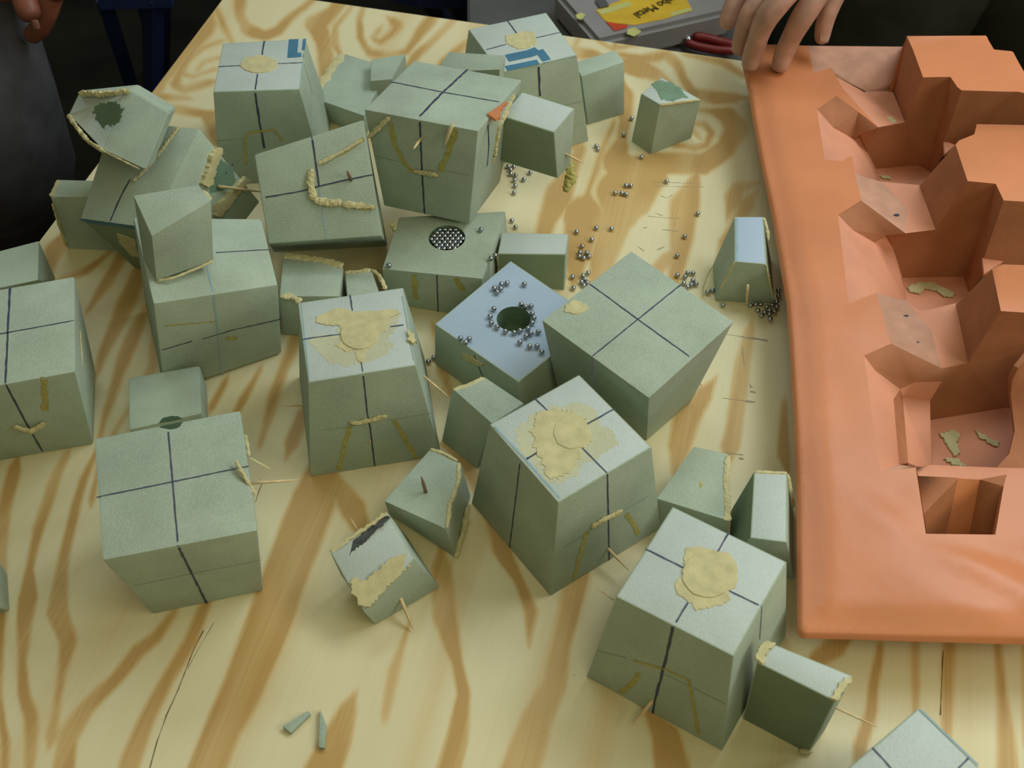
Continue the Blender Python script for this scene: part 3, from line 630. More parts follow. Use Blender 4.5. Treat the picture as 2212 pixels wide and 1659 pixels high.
# wedge lying on the sideways block: a bent five-sided piece, hollowed on the left
def leaning():
    t = thing('foam_wedge', 'foam wedge lying high at far left against the dark floor, ragged putty edges', 'foam wedge', GW)
    P = {k: mm(vv) for k, vv in dict(a=(148,248,126), b=(170,201,148), c=(280,194,156), d=(364,244,148), e=(313,367,135), f=(222,325,130), g=(267,195,157), h=(235,322,131)).items()}
    nrm = Vector((0.0, .88, -.42)).normalized()*.026
    bm = bmesh.new(); order = ['a', 'f', 'e', 'd', 'c', 'b']
    fr = [bm.verts.new(P[k]) for k in order]; bk = [bm.verts.new(P[k]+nrm*(.55 if k in 'ab' else 1)) for k in order]
    m1 = bm.faces.new((fr[0], fr[1], fr[4], fr[5])); m2 = bm.faces.new((fr[1], fr[2], fr[3], fr[4])); m1.material_index = 5
    bm.faces.new(bk[::-1])
    for i in range(6): bm.faces.new((fr[i], bk[i], bk[(i+1) % 6], fr[(i+1) % 6]))
    bmesh.ops.recalc_face_normals(bm, faces=bm.faces); bmesh.ops.bevel(bm, geom=list(bm.edges), offset=.001, segments=2, affect='EDGES')
    for f in bm.faces: f.smooth = True
    me = bpy.data.meshes.new('wedge_body'); bm.to_mesh(me); bm.free()
    for m_ in MATS: me.materials.append(m_)
    me.set_sharp_from_angle(angle=math.radians(18))
    o = bpy.data.objects.new('wedge_body', me); COL.objects.link(o); o.parent = t
    pl = (P['a'].lerp(P['c'], .5), (P['f']-P['a']).cross(P['b']-P['a']).normalized())
    if pl[1].dot(CO-pl[0]) < 0: pl = (P['a'], -pl[1])
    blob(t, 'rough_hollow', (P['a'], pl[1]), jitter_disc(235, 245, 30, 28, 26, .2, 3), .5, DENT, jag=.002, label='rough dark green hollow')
    edge_putty(t, [(171,201,149), (210,203,152), (250,201,155), (279,196,157)], 4, 6)
    edge_putty(t, [(148,249,127), (165,275,128), (190,305,129), (222,326,131)], 4, 5)
    edge_putty(t, [(222,326,131), (260,345,133), (300,365,135)], 2, 2)
leaning()
w_, V = wedge('foam wedge standing on top of the sideways block at middle left', [(327.5,509.5,152),(456,433,158),(429,399,160),(288,422,160)], [(338,607,108),(462,563,106),(430,500,106),(309,560,108)], mat=0)
edge_putty(w_, [(340,606,109),(370,602,109),(400,590,108),(430,578,107),(461,563,107)], 2.6, 2); edge_putty(w_, [(455,433,157),(447,420,157),(440,412,158)], 3, 2)
w_, V = wedge('foam wedge at back left between the two tall blocks, putty on both long edges', [(678,212,28),(786,250,28),(842,146,28),(742,115,28)], [(684,255),(790,292),None,None])
edge_putty(w_, [(679,211,28),(695,180,28),(715,150,28),(741,116,28)], 9, 2); edge_putty(w_, [(842,148,28),(838,165,28),(826,190,28)], 7, 3)
wedge('foam wedge peeking out at the back behind the putty-edged wedge', [(800,175,40),(846,171,40),(876,117,40),(802,128,40)])
w_, V = wedge('foam wedge tucked between the raised block and the back-edge block', [(940,156,96),(1080,150,118),(1093,119,122),(970,112,98)], [(952,195,50),(1070,269,60),(1083,245,66),(975,185,52)])
edge_putty(w_, [(1089,130,58),(1080,145,58),(1071,160,58)], 5, 3)
w_, V = wedge('foam wedge at the back right of the blue-marked block, under the table knot', [(1256,165,60),(1349,133,60),(1328,108,60),(1240,135,60)], [(1270,270),(1349,246),None,None], .0)
w_, V = wedge('lone foam wedge with a dented green top, left of the orange mould', [(1426,226,60),(1514,215,60),(1430,167,60),(1384.5,202,60)], [(1406,334),(1494,298),None,(1364,305)], .1, mat=5)
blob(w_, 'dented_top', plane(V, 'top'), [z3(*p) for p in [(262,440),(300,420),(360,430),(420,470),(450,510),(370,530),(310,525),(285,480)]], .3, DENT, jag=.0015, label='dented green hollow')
edge_putty(w_, [(1426,227,60),(1450,224,60),(1480,220,60),(1512,216,60)], 2.5, 3)
w_, V = wedge('upright foam wedge with pale blue top against the orange mould, balls at its foot', [(1586.5,565,49),(1654.6,571,49),(1648,468,49),(1586.5,468,49)], [(1544,650),(1674,657),(1665,560),(1539,573)], mat=6, facemat={'l': 0}, lines=[('top', [(1591,472), (1591,562)], 2, 2)])
edge_putty(w_, [(1586,567,48),(1572,595,32),(1556,625,14)], 3, 2); edge_putty(w_, [(1655,572,48),(1663,610,28),(1672,648,5)], 3, 2); edge_putty(w_, [(1650,470,48),(1659,500,44),(1660,520,40)], 3, 2)
pick(w_, at(*z6(1470,525), .032), at(*z6(1462,660), .006), .0013)
ridge(w_, [at(*z6(1228,400), .012), at(*z6(1190,470), .008), at(*z6(1168,540), .003), at(*z6(1165,610), .003)], .9, .9, name='thread', mat=STAIN)
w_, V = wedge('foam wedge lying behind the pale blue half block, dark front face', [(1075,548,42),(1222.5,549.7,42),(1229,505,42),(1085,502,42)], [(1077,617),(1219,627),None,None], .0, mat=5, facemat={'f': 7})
edge_putty(w_, [(1076,550,40),(1077,575,22),(1079,600,8)], 3, 3)
w_, V = wedge('foam wedge in the shadow under the leaning block, putty on its upper edge', [(604,640,48),(733,640,48),(741,575,48),(611.7,549.7,48)], [(610,723.7),(720,728),None,None], .0)
edge_putty(w_, [(612,552,48),(650,556,48),(700,562,48),(740,575,48)], 7, 2); edge_putty(w_, [(605,640,48),(630,640,48),(650,652,48)], 6, 3)
w_, V = wedge('narrow foam wedge poking out behind the putty-disc block', [(750,640,44),(822,640,44),(803,583,44),(746,589,44)])
edge_putty(w_, [(746,589,44),(775,587,44),(801,582,44)], 4, 3); edge_putty(w_, [(803,583,44),(820,596,44),(833,625,44)], 4, 3)
w_, V = wedge('pale foam wedge lying just behind the lower left block', [(278,929,30),(436,893,30),(432,788,30),(276,815,30)], None, .0, bev=.003)
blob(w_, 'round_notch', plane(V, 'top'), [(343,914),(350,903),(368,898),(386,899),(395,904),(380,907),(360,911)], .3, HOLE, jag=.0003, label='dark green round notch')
w_, V = wedge('foam wedge between the pale blue half block and the silvery-topped block', [(1063,915,55),(1132,871,55),(1047,814,55),(977,839,55)], [(1029,1013),(1140,955),None,(953.5,953)], .1)
edge_putty(w_, [(980,842,55),(1010,832,55),(1045,816,55)], 3.5, .8)
w_, V = wedge('foam wedge with a toothpick sticking up from its top', [(964,1143,42),(996,1002,42),(929,970,42),(830,1082.6,42)], [(983,1204),(1017,1072),None,(840,1112)], .05)
edge_putty(w_, [(965,1140,42),(972,1090,42),(990,1040,42),(992,1000,42)], 3, 2.5); edge_putty(w_, [(930,970,42),(960,980,42),(988,996,42)], 3, 2); edge_putty(w_, [(984,1203,2),(1000,1150,4),(1012,1090,10)], 4, 3)
pick(w_, at(921, 1067, .040), at(910, 1028, .058), .0014, PICKD)
w_, V = wedge('tipped foam wedge smeared with putty and soot, front one of the centre pair', [(785,1321,27),(896,1207,42),(836,1106,52),(712,1191,46)], [(811,1350,.5),(950,1269,.5),(880,1160,2),(735,1240,16)], mat=5)
tp = plane(V, 'top')
blob(w_, 'putty_smear', tp, [z3b(*p) for p in [(170,1290),(215,1250),(260,1290),(380,1190),(480,1110),(590,1085),(620,1130),(300,1470),(250,1460),(190,1360)]], .9, PUTTY, jag=.0012)
blob(w_, 'soot_streak', tp, [z3b(*p) for p in [(65,1095),(200,1000),(430,825),(458,842),(330,960),(105,1168)]], .3, simple('soot', (.06, .07, .07), .8, var=.4, scale=200), jag=.0008)
blob(w_, 'putty_rim', tp, [z3b(*p) for p in [(38,1075),(200,960),(430,805),(440,830),(200,990),(65,1090)]], 1.6, PUTTY, jag=.001)
fp = plane(V, 'f'); P = on_plane(*z3b(520,1355), fp); pick(w_, P-fp[1]*.006, at(893, 1360, .002), .0013)
pick(w_, at(772, 1145, .040), at(757, 1120, .042), .0007)
w_, V = wedge('flat trapezoid foam wedge with a small hole, behind the lower right block', [(1418,1076.6,37),(1570,1124,37),(1573,980,37),(1499,964,37)], [(1412,1140),(1572,1172),None,None], .0)
edge_putty(w_, [(1571,1125,37),(1571,1080,37),(1568,1030,37),(1573,985,37)], 5, 2)
blob(w_, 'pin_hole', plane(V, 'top'), jitter_disc(*z4b(992,308), 3.5, 8, 12, .2), .2, STAIN, jag=.0002)
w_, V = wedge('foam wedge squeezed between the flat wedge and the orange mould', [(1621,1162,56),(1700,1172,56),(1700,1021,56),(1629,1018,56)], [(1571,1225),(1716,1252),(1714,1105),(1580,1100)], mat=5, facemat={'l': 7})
edge_putty(w_, [(1630,1019,56),(1665,1021,56),(1700,1022,56)], 3, 1.5); edge_putty(w_, [(1702,1024,55),(1708,1060,45),(1714,1095,30)], 3, 2)
strip_pts = [((1664,1018), (1668,1024)), ((1662,1160), (1665,1166))]
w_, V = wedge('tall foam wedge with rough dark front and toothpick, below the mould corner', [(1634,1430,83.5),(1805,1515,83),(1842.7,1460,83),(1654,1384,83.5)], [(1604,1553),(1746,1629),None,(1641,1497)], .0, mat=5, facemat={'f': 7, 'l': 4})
tp = plane(V, 'top')
blob(w_, 'putty_rim', tp, [z7(*p) for p in [(385,930),(370,900),(440,790),(520,800),(440,900),(430,960)]], 1.5, PUTTY, jag=.001)
blob(w_, 'putty_rim', tp, [z7(*p) for p in [(985,1040),(1045,1030),(1030,1080),(935,1200),(890,1190),(930,1110)]], 1.2, PUTTY, jag=.001)
pick(w_, at(1793, 1523, .048), at(*z7(1220,1383), .030), .0008)
ridge(w_, [at(1727, 1622, .003), at(1755, 1622, .003)], 5, 4, name='putty_crumb')
wedge('sliver of foam wedge cut off by the left photo edge near the bottom', [(-95,1300,24),(-2,1312,24),(-8,1205,24),(-95,1190,24)], [(-90,1355),(21,1318),None,None], .0)
w_, V = wedge('foam wedge at the left photo edge, behind the block with the dark cross', [(-90,640,48),(82,605,48),(84,520,48),(-70,560,48)], [None,(104,615),None,None], .0)
for i, (lab, top) in enumerate([('thin green foam offcut lying left of the other on bare plywood', [(628,1583,4),(671,1541,4),(665,1535,4),(610,1569,4)]),
                 ('thin green foam offcut pointing up, right of the other on bare plywood', [(688,1614,4),(701,1615,4),(705,1565,4),(691,1531,4)])]):
    s_ = thing('foam_offcut', lab, 'offcut', 'thin foam offcuts'); foam(s_, hexa(top, None, .0), name='sliver', bev=.0005)

# ------------------------------------------------------------------ steel balls
BR = .00235
bm = bmesh.new(); bmesh.ops.create_uvsphere(bm, u_segments=20, v_segments=12, radius=BR)
for f in bm.faces: f.smooth = True
ball_me = bpy.data.meshes.new('steel_ball'); bm.to_mesh(ball_me); bm.free(); ball_me.materials.append(STEEL)
placed = []
def ball(px, py, zt, label, group, world=None):
    P = world or at(px, py, zt+BR)
    for q_ in placed:        # keep neighbours touching, not overlapping
        d = P-q_
        if d.length < 2*BR*.98:
            d.z = 0; d = d.normalized() if d.length > 1e-6 else Vector((1, 0, 0)); zz = P.z; P = q_+d*2*BR; P.z = zz
    placed.append(P)
    o = bpy.data.objects.new('steel_ball', ball_me); COL.objects.link(o); o.location = P
    tag(o, label, 'ball', group); return o
T_ = 'steel ball on the plywood '
gr = {
 'below the pinned wedge': [z2(*p) for p in [(1415,1135),(1452,1137),(1430,1158),(1432,1187),(1465,1195),(1458,1230),(1463,1268),(1456,1315),(1565,1178),(1522,1225),(1440,1505),(1465,1550)]],
 'near the lone dented wedge': [z3(157,620), z3(115,704), z3(208,822), z2(2017,995), z2(2027,1017)],
 'in the five-ball group at the back': [z3(127,971), z3(150,971), z3(70,1010), z3(105,1011), z3(127,1017)],
 'by the faint pencil marks': [z3(340,950), z6(1130,35), z6(1040,190), z6(988,322)],
 'right of the wedge behind the pale blue block': [z6(*p) for p in [(302,160),(437,132),(540,138),(405,212),(340,257),(325,300),(372,303),(320,327),(348,338),(388,328)]],
 'at the upper left edge of the putty-spot block': [z6(*p) for p in [(274,467),(281,543),(381,440),(345,460),(358,482),(336,503),(375,508),(345,517)]],
 'at the upper right edge of the putty-spot block': [z6(*p) for p in [(990,456),(1060,440),(1097,442),(1042,468),(1033,512),(1096,492),(1118,515),(1088,522),(1063,535)]],
 'at the left foot of the upright wedge by the mould': [z6(*p) for p in [(1196,573),(1228,558),(1300,660)]],
 'in the heap against the orange mould edge': [z6(*p) for p in [(1490,662),(1525,655),(1560,656),(1600,672),(1638,660),(1615,690),(1540,697),(1565,732),(1620,717),(1647,703),(1665,672),(1668,640),(1625,755),(1680,560),(1682,600),(1600,712)]],
 'in the pair right of the putty-disc block': [z5(1222,1020), z5(1187,1045)],
}
for k, ps in gr.items():
    for p in ps: ball(*p, 0, T_+k, 'balls on the plywood '+k)
for p in [(1723,510),(1685,517),(1636,545),(1680,548),(1655,572),(1841,517)]:
    ball(*z5(*p), KZ, 'tiny steel ball on the pale blue top, behind its hole', 'balls behind the hole on the pale blue block')
for p in [(1633,686),(1607,738),(1615,783),(1655,810),(1712,840),(1772,848),(1812,835),(1865,820),(1820,655),(1850,672),(1887,668),(1895,718),(1907,748),(1895,782),(1885,853),(1853,873),(1937,843),(1810,915),(1877,943),(1928,941),(1960,978)]:
    ball(*z5(*p), KZ, 'steel ball on the pale blue top, ringed close around its hole', 'balls around the hole on the pale blue block')
for p in [(1405,887),(1465,890),(1440,915)]:
    ball(*z5(*p), KZ, 'steel ball of the trio at the left edge of the pale blue top', 'trio on the pale blue block')
ball(*z5(917,390), GZ, 'steel ball alone on the left corner of the ball-pit block', 'lone balls on the pit block')
ball(*z5(1545,145), GZ, 'steel ball alone right of the ball pit on the low block', 'lone balls on the pit block')
for p in [(1612,343),(1642,321)]: ball(*z5(*p), GZ, 'steel ball of the pair at the right edge of the ball-pit block', 'pair on the pit block')
pc = at(*z5(1313,200), GZ)
s = BR*2.02
for r_ in range(-4, 5):
    for c_ in range(-4, 5):
        x, y = (c_+(.5 if r_ % 2 else 0))*s, r_*s*.866
        if math.hypot(x, y) < .0168-BR*.9:
            P = Vector((pc.x+x, pc.y+y, TZ+GZ-.0019+random.uniform(-.0004, .0004)))
            ball(0, 0, 0, 'steel ball packed into the round pit of the low block', 'balls packed in the pit', world=P)

# ------------------------------------------------------------------ orange rubber mould
def mould():
    T = thing('rubber_mould', 'orange rubber mould with stepped block-shaped cavities', 'mould')
    H = 56
    rim = [(1745,99),(1757,158),(1795,146),(1806,165),(1820,190),(1897,275),(1855,242),(1807,207),(1765,236),(1781,345),(1818,348),(1840,336),(1846,375),(1860,433),(1810,464),(1833,656),(1893,632),(1912,700),(1925,742),(1866,768),(1902,1018),(1978,1010),(1986,1060),(2000,1153),(2150,1155),(2168,1050),(2175,1025),(2450,1024)]
    edge = [(2450,1397),(2300,1393),(2100,1388),(1960,1384),(1840,1380),(1735,1378),(1722,1368),(1722,1250),(1720,1080),(1714,900),(1706,750),(1699,655),(1683,560),(1664,450),(1645,360),(1630,280),(1617,200),(1606,150),(1598,104)]
    Rw = [at(x, y, H/1000) for x, y in rim]; Ew = [at(x, y, .046) for x, y in edge]
    def dens(P, st):
        out = []
        for a, b in zip(P, P[1:]):
            k = max(1, int((b-a).length/st)); out += [a.lerp(b, i/k) for i in range(k)]
        return out+[P[-1]]
    Rd, Ed = dens(Rw, .006), dens(Ew, .004)
    loop = [Vector((p.x, p.y)) for p in Rd+Ed]
    nR = len(Rd)
    E2 = np.array([(p.x, p.y) for p in Ed])
    def dist(x, y):
        a, b = E2[:-1], E2[1:]; e = b-a; t = np.clip(((x-a[:, 0])*e[:, 0]+(y-a[:, 1])*e[:, 1])/(e**2).sum(1), 0, 1)
        return float(np.hypot(x-a[:, 0]-t*e[:, 0], y-a[:, 1]-t*e[:, 1]).min())
    def inside(x, y):
        c = False; j = len(loop)-1
        for i in range(len(loop)):
            a, b = loop[i], loop[j]
            if (a.y > y) != (b.y > y) and x < (b.x-a.x)*(y-a.y)/(b.y-a.y)+a.x: c = not c
            j = i
        return c
    R2 = np.array([(p.x, p.y) for p in Rd])
    xs = [p.x for p in loop]; ys = [p.y for p in loop]; pts = list(loop)
    gx = min(xs)
    while gx < max(xs):
        gy = min(ys)
        while gy < max(ys):
            if inside(gx, gy) and dist(gx, gy) > .004 and np.hypot(R2[:, 0]-gx, R2[:, 1]-gy).min() > .004: pts.append(Vector((gx+random.uniform(-.0008,.0008), gy)))
            gy += .006
        gx += .006
    for dd in (.0015, .0035, .0065):       # tight rings for the rounded lip
        for i, p in enumerate(Ed):
            a = Ed[max(0, i-1)]; b = Ed[min(len(Ed)-1, i+1)]; t = (b-a).normalized(); n = Vector((-t.y, t.x))
            for sg in (1, -1):
                q_ = Vector((p.x+n.x*dd*sg, p.y+n.y*dd*sg))
                if inside(q_.x, q_.y): pts.append(q_)
    n = len(loop)
    vo, eo, fo, *_ = geometry.delaunay_2d_cdt(pts, [], [list(range(n))], 1, 1e-6)
    FA = at(1830, 1100, .05); FB = at(2330, 1345, .05); FN = Vector((-(FB-FA).y, (FB-FA).x, 0)).normalized()
    bm = bmesh.new(); vs = []
    for p in vo:
        d = dist(p.x, p.y); rr = float(np.hypot(R2[:, 0]-p.x, R2[:, 1]-p.y).min())
        lip = .045+.0055*math.sqrt(max(0, 1-(1-min(1, d/.005))**2))
        tt = min(1, max(0, d-.003)/.020); z = lip+(H/1000-.0505)*tt*tt*(3-2*tt)
        kw = min(1, rr/.028); k = min(1, rr/.008); z = z*k+(H/1000)*(1-k)
        sg = (p.x-FA.x)*FN.x+(p.y-FA.y)*FN.y; fd = min(1, max(0, (p.x-FA.x)/.08))
        wv = (.0010*math.sin(p.y*24+p.x*38)+fd*(.0035*math.exp(-(sg/.013)**2)-.0030*math.exp(-((sg-.026)/.013)**2)+.0018*math.exp(-((sg+.035)/.016)**2)))*min(1, d/.012)*kw*kw*(3-2*kw)
        vs.append(bm.verts.new((p.x, p.y, TZ+z+wv)))
    for f in fo: bm.faces.new([vs[i] for i in f])
    for f in bm.faces: f.smooth = True
    bmesh.ops.recalc_face_normals(bm, faces=bm.faces)
    if sum(f.normal.z for f in bm.faces) < 0: bmesh.ops.reverse_faces(bm, faces=bm.faces)
    fo_ = obj('outer_flange', bm, ORANGE, T); sd = fo_.modifiers.new('thick', 'SOLIDIFY'); sd.thickness = .008; sd.offset = -1; es = fo_.modifiers.new('crease', 'EDGE_SPLIT'); es.split_angle = math.radians(62)
    # --- cavities: faces as (material, corners in px with height in mm)
    O, Pk, G, Br = 0, 1, 2, 3; X = 2450
    C1, D1 = (1897,275,56), (1955,264,52); F1l, F1m, F1r = (1893,365,5), (1981,357,5), (2003,366,5)
    C2, D2 = (1956,504,54), (2021,496,51); F2l, F2r = (1950,600,5), (2082,598,5)
    C3, D3 = (2034,796,54), (2091,784,51); F3l, F3r = (2008,908,5), (2171,881,5)
    T2, T3, T4 = (1994,167,108), (2053,166,108), (2068,188,108)
    cav = [
     (G, [(1745,99,56),(1757,158,56),(1795,146,56),(1806,165,56),(1869,196,40),(1930,196,38),(1939,172,42),(1950,101,58)]),
     (Pk, [(1806,165,56),(1820,190,56),C1,D1,(1930,200,44),(1869,200,44)]), (G, [(1869,196,38),(1869,200,44),(1930,200,44),(1930,196,38)]),
     (Br, [(1950,101,58),(1959,80,108),(1972,107,108),T2,D1,(1930,198,42),(1939,172,42)]),
     (O, [(1959,78,108),(2129,77,108),(2147,107,108),(2186,111,108),(2212,155,108),(X,250,108),(X,255,108),(2200,198,108),(2179,198,108),(2077,195,108),T4,T3,T2,(1972,107,108)]),
     (Br, [T2,T3,F1r,F1m,D1]), (Br, [T3,T4,(2040,305,50),(2041,331,40),(2010,372,5),F1r]),
     (Br, [T4,(2077,195,108),(2179,198,108),(2200,198,108),(X,255,108),(X,430,2),(2110,380,2),(2041,331,40),(2040,305,50)]),
     (Pk, [(2038,306,50),(2066,310,50),(2041,332,48)]),
     (Br, [(1765,236,56),(1807,207,56),(1855,242,56),C1,(1857,290,44),(1848,303,34),(1800,276,42)]),
     (Br, [C1,D1,F1m,F1l,(1874,330,22),(1857,290,44)]),
     (Pk, [(1765,236,56),(1800,276,42),(1848,303,34),(1857,290,40),(1874,330,22),F1l,(1902,398,5),(1846,375,56),(1840,336,56),(1818,348,56),(1781,345,56)]),
     (Pk, [F1l,F1m,F1r,(2010,372,5),(2010,432,5),(1902,425,5)]),
     (G, [(1846,375,56),(1860,433,56),C2,(1960,450,51),(1905,393,53)]), (Pk, [(1905,393,53),(1960,450,51),C2,D2,(1986,402,51)]), (Br, [(1846,375,56),(1905,393,53),(1986,402,51),(2010,432,5),(1902,425,5)]),
     (Br, [(2064,312,108),(2090,391,108),D2,(1986,402,51)]),
     (O, [(2064,312,108),(2072,303,108),(2105,290,108),(2110,268,108),(X,275,108),(X,450,108),(2168,433,108),(2151,397,108),(2090,391,108)]),
     (Br, [(2090,391,108),(2151,397,108),F2r,D2]), (Br, [(2151,397,108),(2168,433,108),(2126,556,52),(2124,590,40),(2092,632,5),F2r]),
     (Br, [(2168,433,108),(X,450,108),(X,700,2),(2180,690,2),(2124,590,40),(2126,556,52)]), (Pk, [(2122,556,51),(2168,564,51),(2126,591,50)]),
     (Br, [(1810,464,56),(1860,433,56),C2,(1917,508,46),(1889,524,38),(1842,497,46)]),
     (Br, [C2,D2,F2r,F2l,(1928,534,30),(1917,508,46)]),
     (Pk, [(1810,464,56),(1842,497,46),(1889,524,38),(1917,508,44),(1928,534,30),F2l,(1960,655,5),(1893,632,56),(1833,656,56)]),
     (Pk, [F2l,F2r,(2092,632,5),(2088,700,5),(1965,700,5)]),
     (G, [(1893,632,56),(1912,700,56),(1925,742,56),C3,(2012,715,53),(1959,652,53)]), (Pk, [(1959,652,53),(2012,715,53),C3,D3,(2065,659,51),(1990,671,52)]), (Br, [(1893,632,56),(1959,652,53),(1990,671,52),(2065,659,51),(2088,700,5),(1965,700,5)]),
     (Br, [(2143,581,108),(2162,672,108),D3,(2065,659,51)]),
     (O, [(2143,581,108),(2166,571,108),(X,580,108),(X,690,108),(2162,672,108)]),
     (Br, [(2162,672,108),(X,690,108),(X,900,5),F3r,D3]),
     (Br, [(1866,768,56),(1925,742,56),C3,(2034,824,46),(1975,826,40),(1945,841,36),(1890,800,46)]),
     (Br, [C3,D3,F3r,F3l,(2009,866,26),(2034,824,46)]),
     (Pk, [(1866,768,56),(1890,800,46),(1945,841,36),(1930,862,38),(1942,1003,40),(1902,1018,56)]),
     (Br, [(1945,841,36),(1930,862,38),(1950,858,24)]), (Br, [(1930,862,38),(1950,858,24),(1962,1000,24),(1942,1003,40)]), (Pk, [(1950,858,24),(1945,841,36),(1975,826,40),(2034,824,46),(2009,866,26),F3l,(2012,1010,5),(1978,1006,34),(1962,1000,24)]),
     (Pk, [F3l,F3r,(X,885,5),(X,1060,5),(2012,1060,5)]),
     (Br, [(2240,740,104),(2200,795,96),(2186,822,84),(2183,852,66),(2192,930,56),(2180,980,54),(2153,1010,52),(X,1016,56),(X,740,104)]),
     (G, [(1978,1010,56),(1942,1003,40),(1902,1018,56)]),
     (Pk, [(1978,1010,56),(2012,1004,52),(2153,1010,52),(X,1016,56),(X,1024,56),(2175,1025,56),(2117,1036,50),(1984,1028,56)]),
     (Br, [(1984,1028,56),(2070,1033,53),(2040,1170,5),(2003,1160,22),(1995,1110,50)]), (O, [(2070,1033,53),(2117,1036,50),(2090,1172,5),(2040,1170,5)]), (Br, [(2117,1036,50),(2175,1025,56),(2168,1050,56),(2150,1160,25),(2140,1172,5),(2090,1172,5)]),
     (Br, [(1995,1110,50),(2003,1160,22),(2040,1170,5),(2140,1172,5),(2150,1160,25),(2168,1050,56),(2150,1155,56),(2000,1153,56)][:0]),
    ]
    bm = bmesh.new(); cache = {}
    def vert(c):
        if c not in cache: cache[c] = bm.verts.new(mm(c))
        return cache[c]
    for m_, cs in cav:
        if len(cs) < 3: continue
        try: f = bm.faces.new([vert(c) for c in cs])
        except ValueError: continue
        f.material_index = m_; f.normal_update()
        P_ = f.calc_center_median()
        if f.normal.dot(CO-P_) < 0: f.normal_flip()
    # back wall down to the table and outer back skirt
    back = [(1745,99,56),(1950,101,58),(1959,78,108),(2129,77,108),(2147,107,108),(2186,111,108),(2212,155,108),(X,250,108)]
    for a, b in zip(back, back[1:]):
        pa, pb = vert(a), vert(b); ga = bm.verts.new((pa.co.x, pa.co.y+.004, TZ)); gb = bm.verts.new((pb.co.x, pb.co.y+.004, TZ))
        try: bm.faces.new((pa, ga, gb, pb))
        except ValueError: pass
    X2 = 2450
    for a, b in (((X2,250,108),(X2,255,108)), ((X2,275,108),(X2,450,108)), ((X2,580,108),(X2,690,108)), ((X2,740,104),(X2,1016,56)), ((X2,1016,56),(X2,1024,56))):
        pa, pb = vert(a), vert(b); ga = bm.verts.new((pa.co.x+.002, pa.co.y, TZ)); gb = bm.verts.new((pb.co.x+.002, pb.co.y, TZ)); bm.faces.new((pa, ga, gb, pb))
    # back-left: strip of flange to the back edge
    e0 = bm.verts.new(at(1598, 104, 0.046)); r0_ = vert((1745,99,56)); g0 = bm.verts.new((r0_.co.x, r0_.co.y+.004, TZ)); bm.faces.new((e0, r0_, g0))
    bmesh.ops.triangulate(bm, faces=[f for f in bm.faces if len(f.verts) > 3], ngon_method='BEAUTY')
    for f in bm.faces: f.smooth = True
    me = bpy.data.meshes.new('cavities'); bm.to_mesh(me); bm.free()
    me.set_sharp_from_angle(angle=math.radians(52))
    o = obj('cavities', me, [ORANGE, PINKR, GREYR, BROWNR], T)
    so = o.modifiers.new('thick', 'SOLIDIFY'); so.thickness = .004; so.offset = -1
    bv = o.modifiers.new('soft', 'BEVEL'); bv.width = .0016; bv.segments = 2; bv.limit_method = 'ANGLE'; bv.angle_limit = math.radians(52)
    def patch(pts, zz=6):
        P = [mm((x, y, zz)) for x, y in pts]; pl = (P[0], Vector((0, 0, 1))); blob(T, 'putty_residue', pl, pts, .8, PUTTY, jag=.001)
    zc = lambda x, y: (1750+x/3.591, 350+y/3.591); zd = lambda x, y: (1800+x/3.318, 700+y/3.318)
    patch([zc(*p) for p in [(745,970),(840,930),(960,935),(1060,985),(1125,1020),(1110,1055),(1040,1045),(980,1000),(890,985),(850,1025),(780,1010)]])
    patch([zd(*p) for p in [(765,785),(860,760),(905,790),(890,860),(905,920),(870,950),(820,880)]]); patch([zd(*p) for p in [(1010,760),(1080,800),(1190,850),(1180,885),(1110,850),(1040,810)]])
    patch([zd(*p) for p in [(780,960),(880,960),(960,1025),(870,1020)]]); patch([zc(*p) for p in [(540,100),(620,110),(625,135),(560,130)]])
    patch([(1904,256),(1925,252),(1938,262),(1922,268),(1906,268)], 53)
    for cx_, cy_, zz in ((1981,740,54), (1937,464,54), (1957,682,54)):
        P0 = mm((cx_, cy_, zz)); blob(T, 'ink_mark', (P0, Vector((0, 0, 1))), jitter_disc(cx_, cy_, 6, 2.5, 10, .2), .4, INK, jag=.0002)
mould()

# ------------------------------------------------------------------ hands and people at the table's far side
def skinned(name, chains, mat, parent, sub=2):
    """one continuous body grown from joint chains: [(x,y,z,r), ...] chains share their first point by value"""
    me = bpy.data.meshes.new(name); V, E, idx, R = [], [], {}, []
    for ch in chains:
        prev = None
        for p in ch:
            k = tuple(round(c, 5) for c in p[0])
            if k not in idx: idx[k] = len(V); V.append(tuple(p[0])); R.append(p[1])
            i = idx[k]
            if prev is not None and (prev, i) not in E: E.append((prev, i))
            prev = i
    me.from_pydata(V, E, []); o = bpy.data.objects.new(name, me); COL.objects.link(o); o.parent = parent
    sk = o.modifiers.new('skin', 'SKIN'); sk.use_smooth_shade = True
    for i, r in enumerate(R):
        me.skin_vertices[0].data[i].radius = (r, r) if not isinstance(r, tuple) else r
    me.skin_vertices[0].data[0].use_root = True
    ss = o.modifiers.new('sub', 'SUBSURF'); ss.levels = ss.render_levels = sub
    dg = bpy.context.evaluated_depsgraph_get(); ev = o.evaluated_get(dg); m2 = bpy.data.meshes.new_from_object(ev)
    o.modifiers.clear(); o.data = m2; m2.materials.clear(); m2.materials.append(mat)
    for p in m2.polygons: p.use_smooth = True
    return o
def J(px, py, z, r): return (at(px, py, z), r)
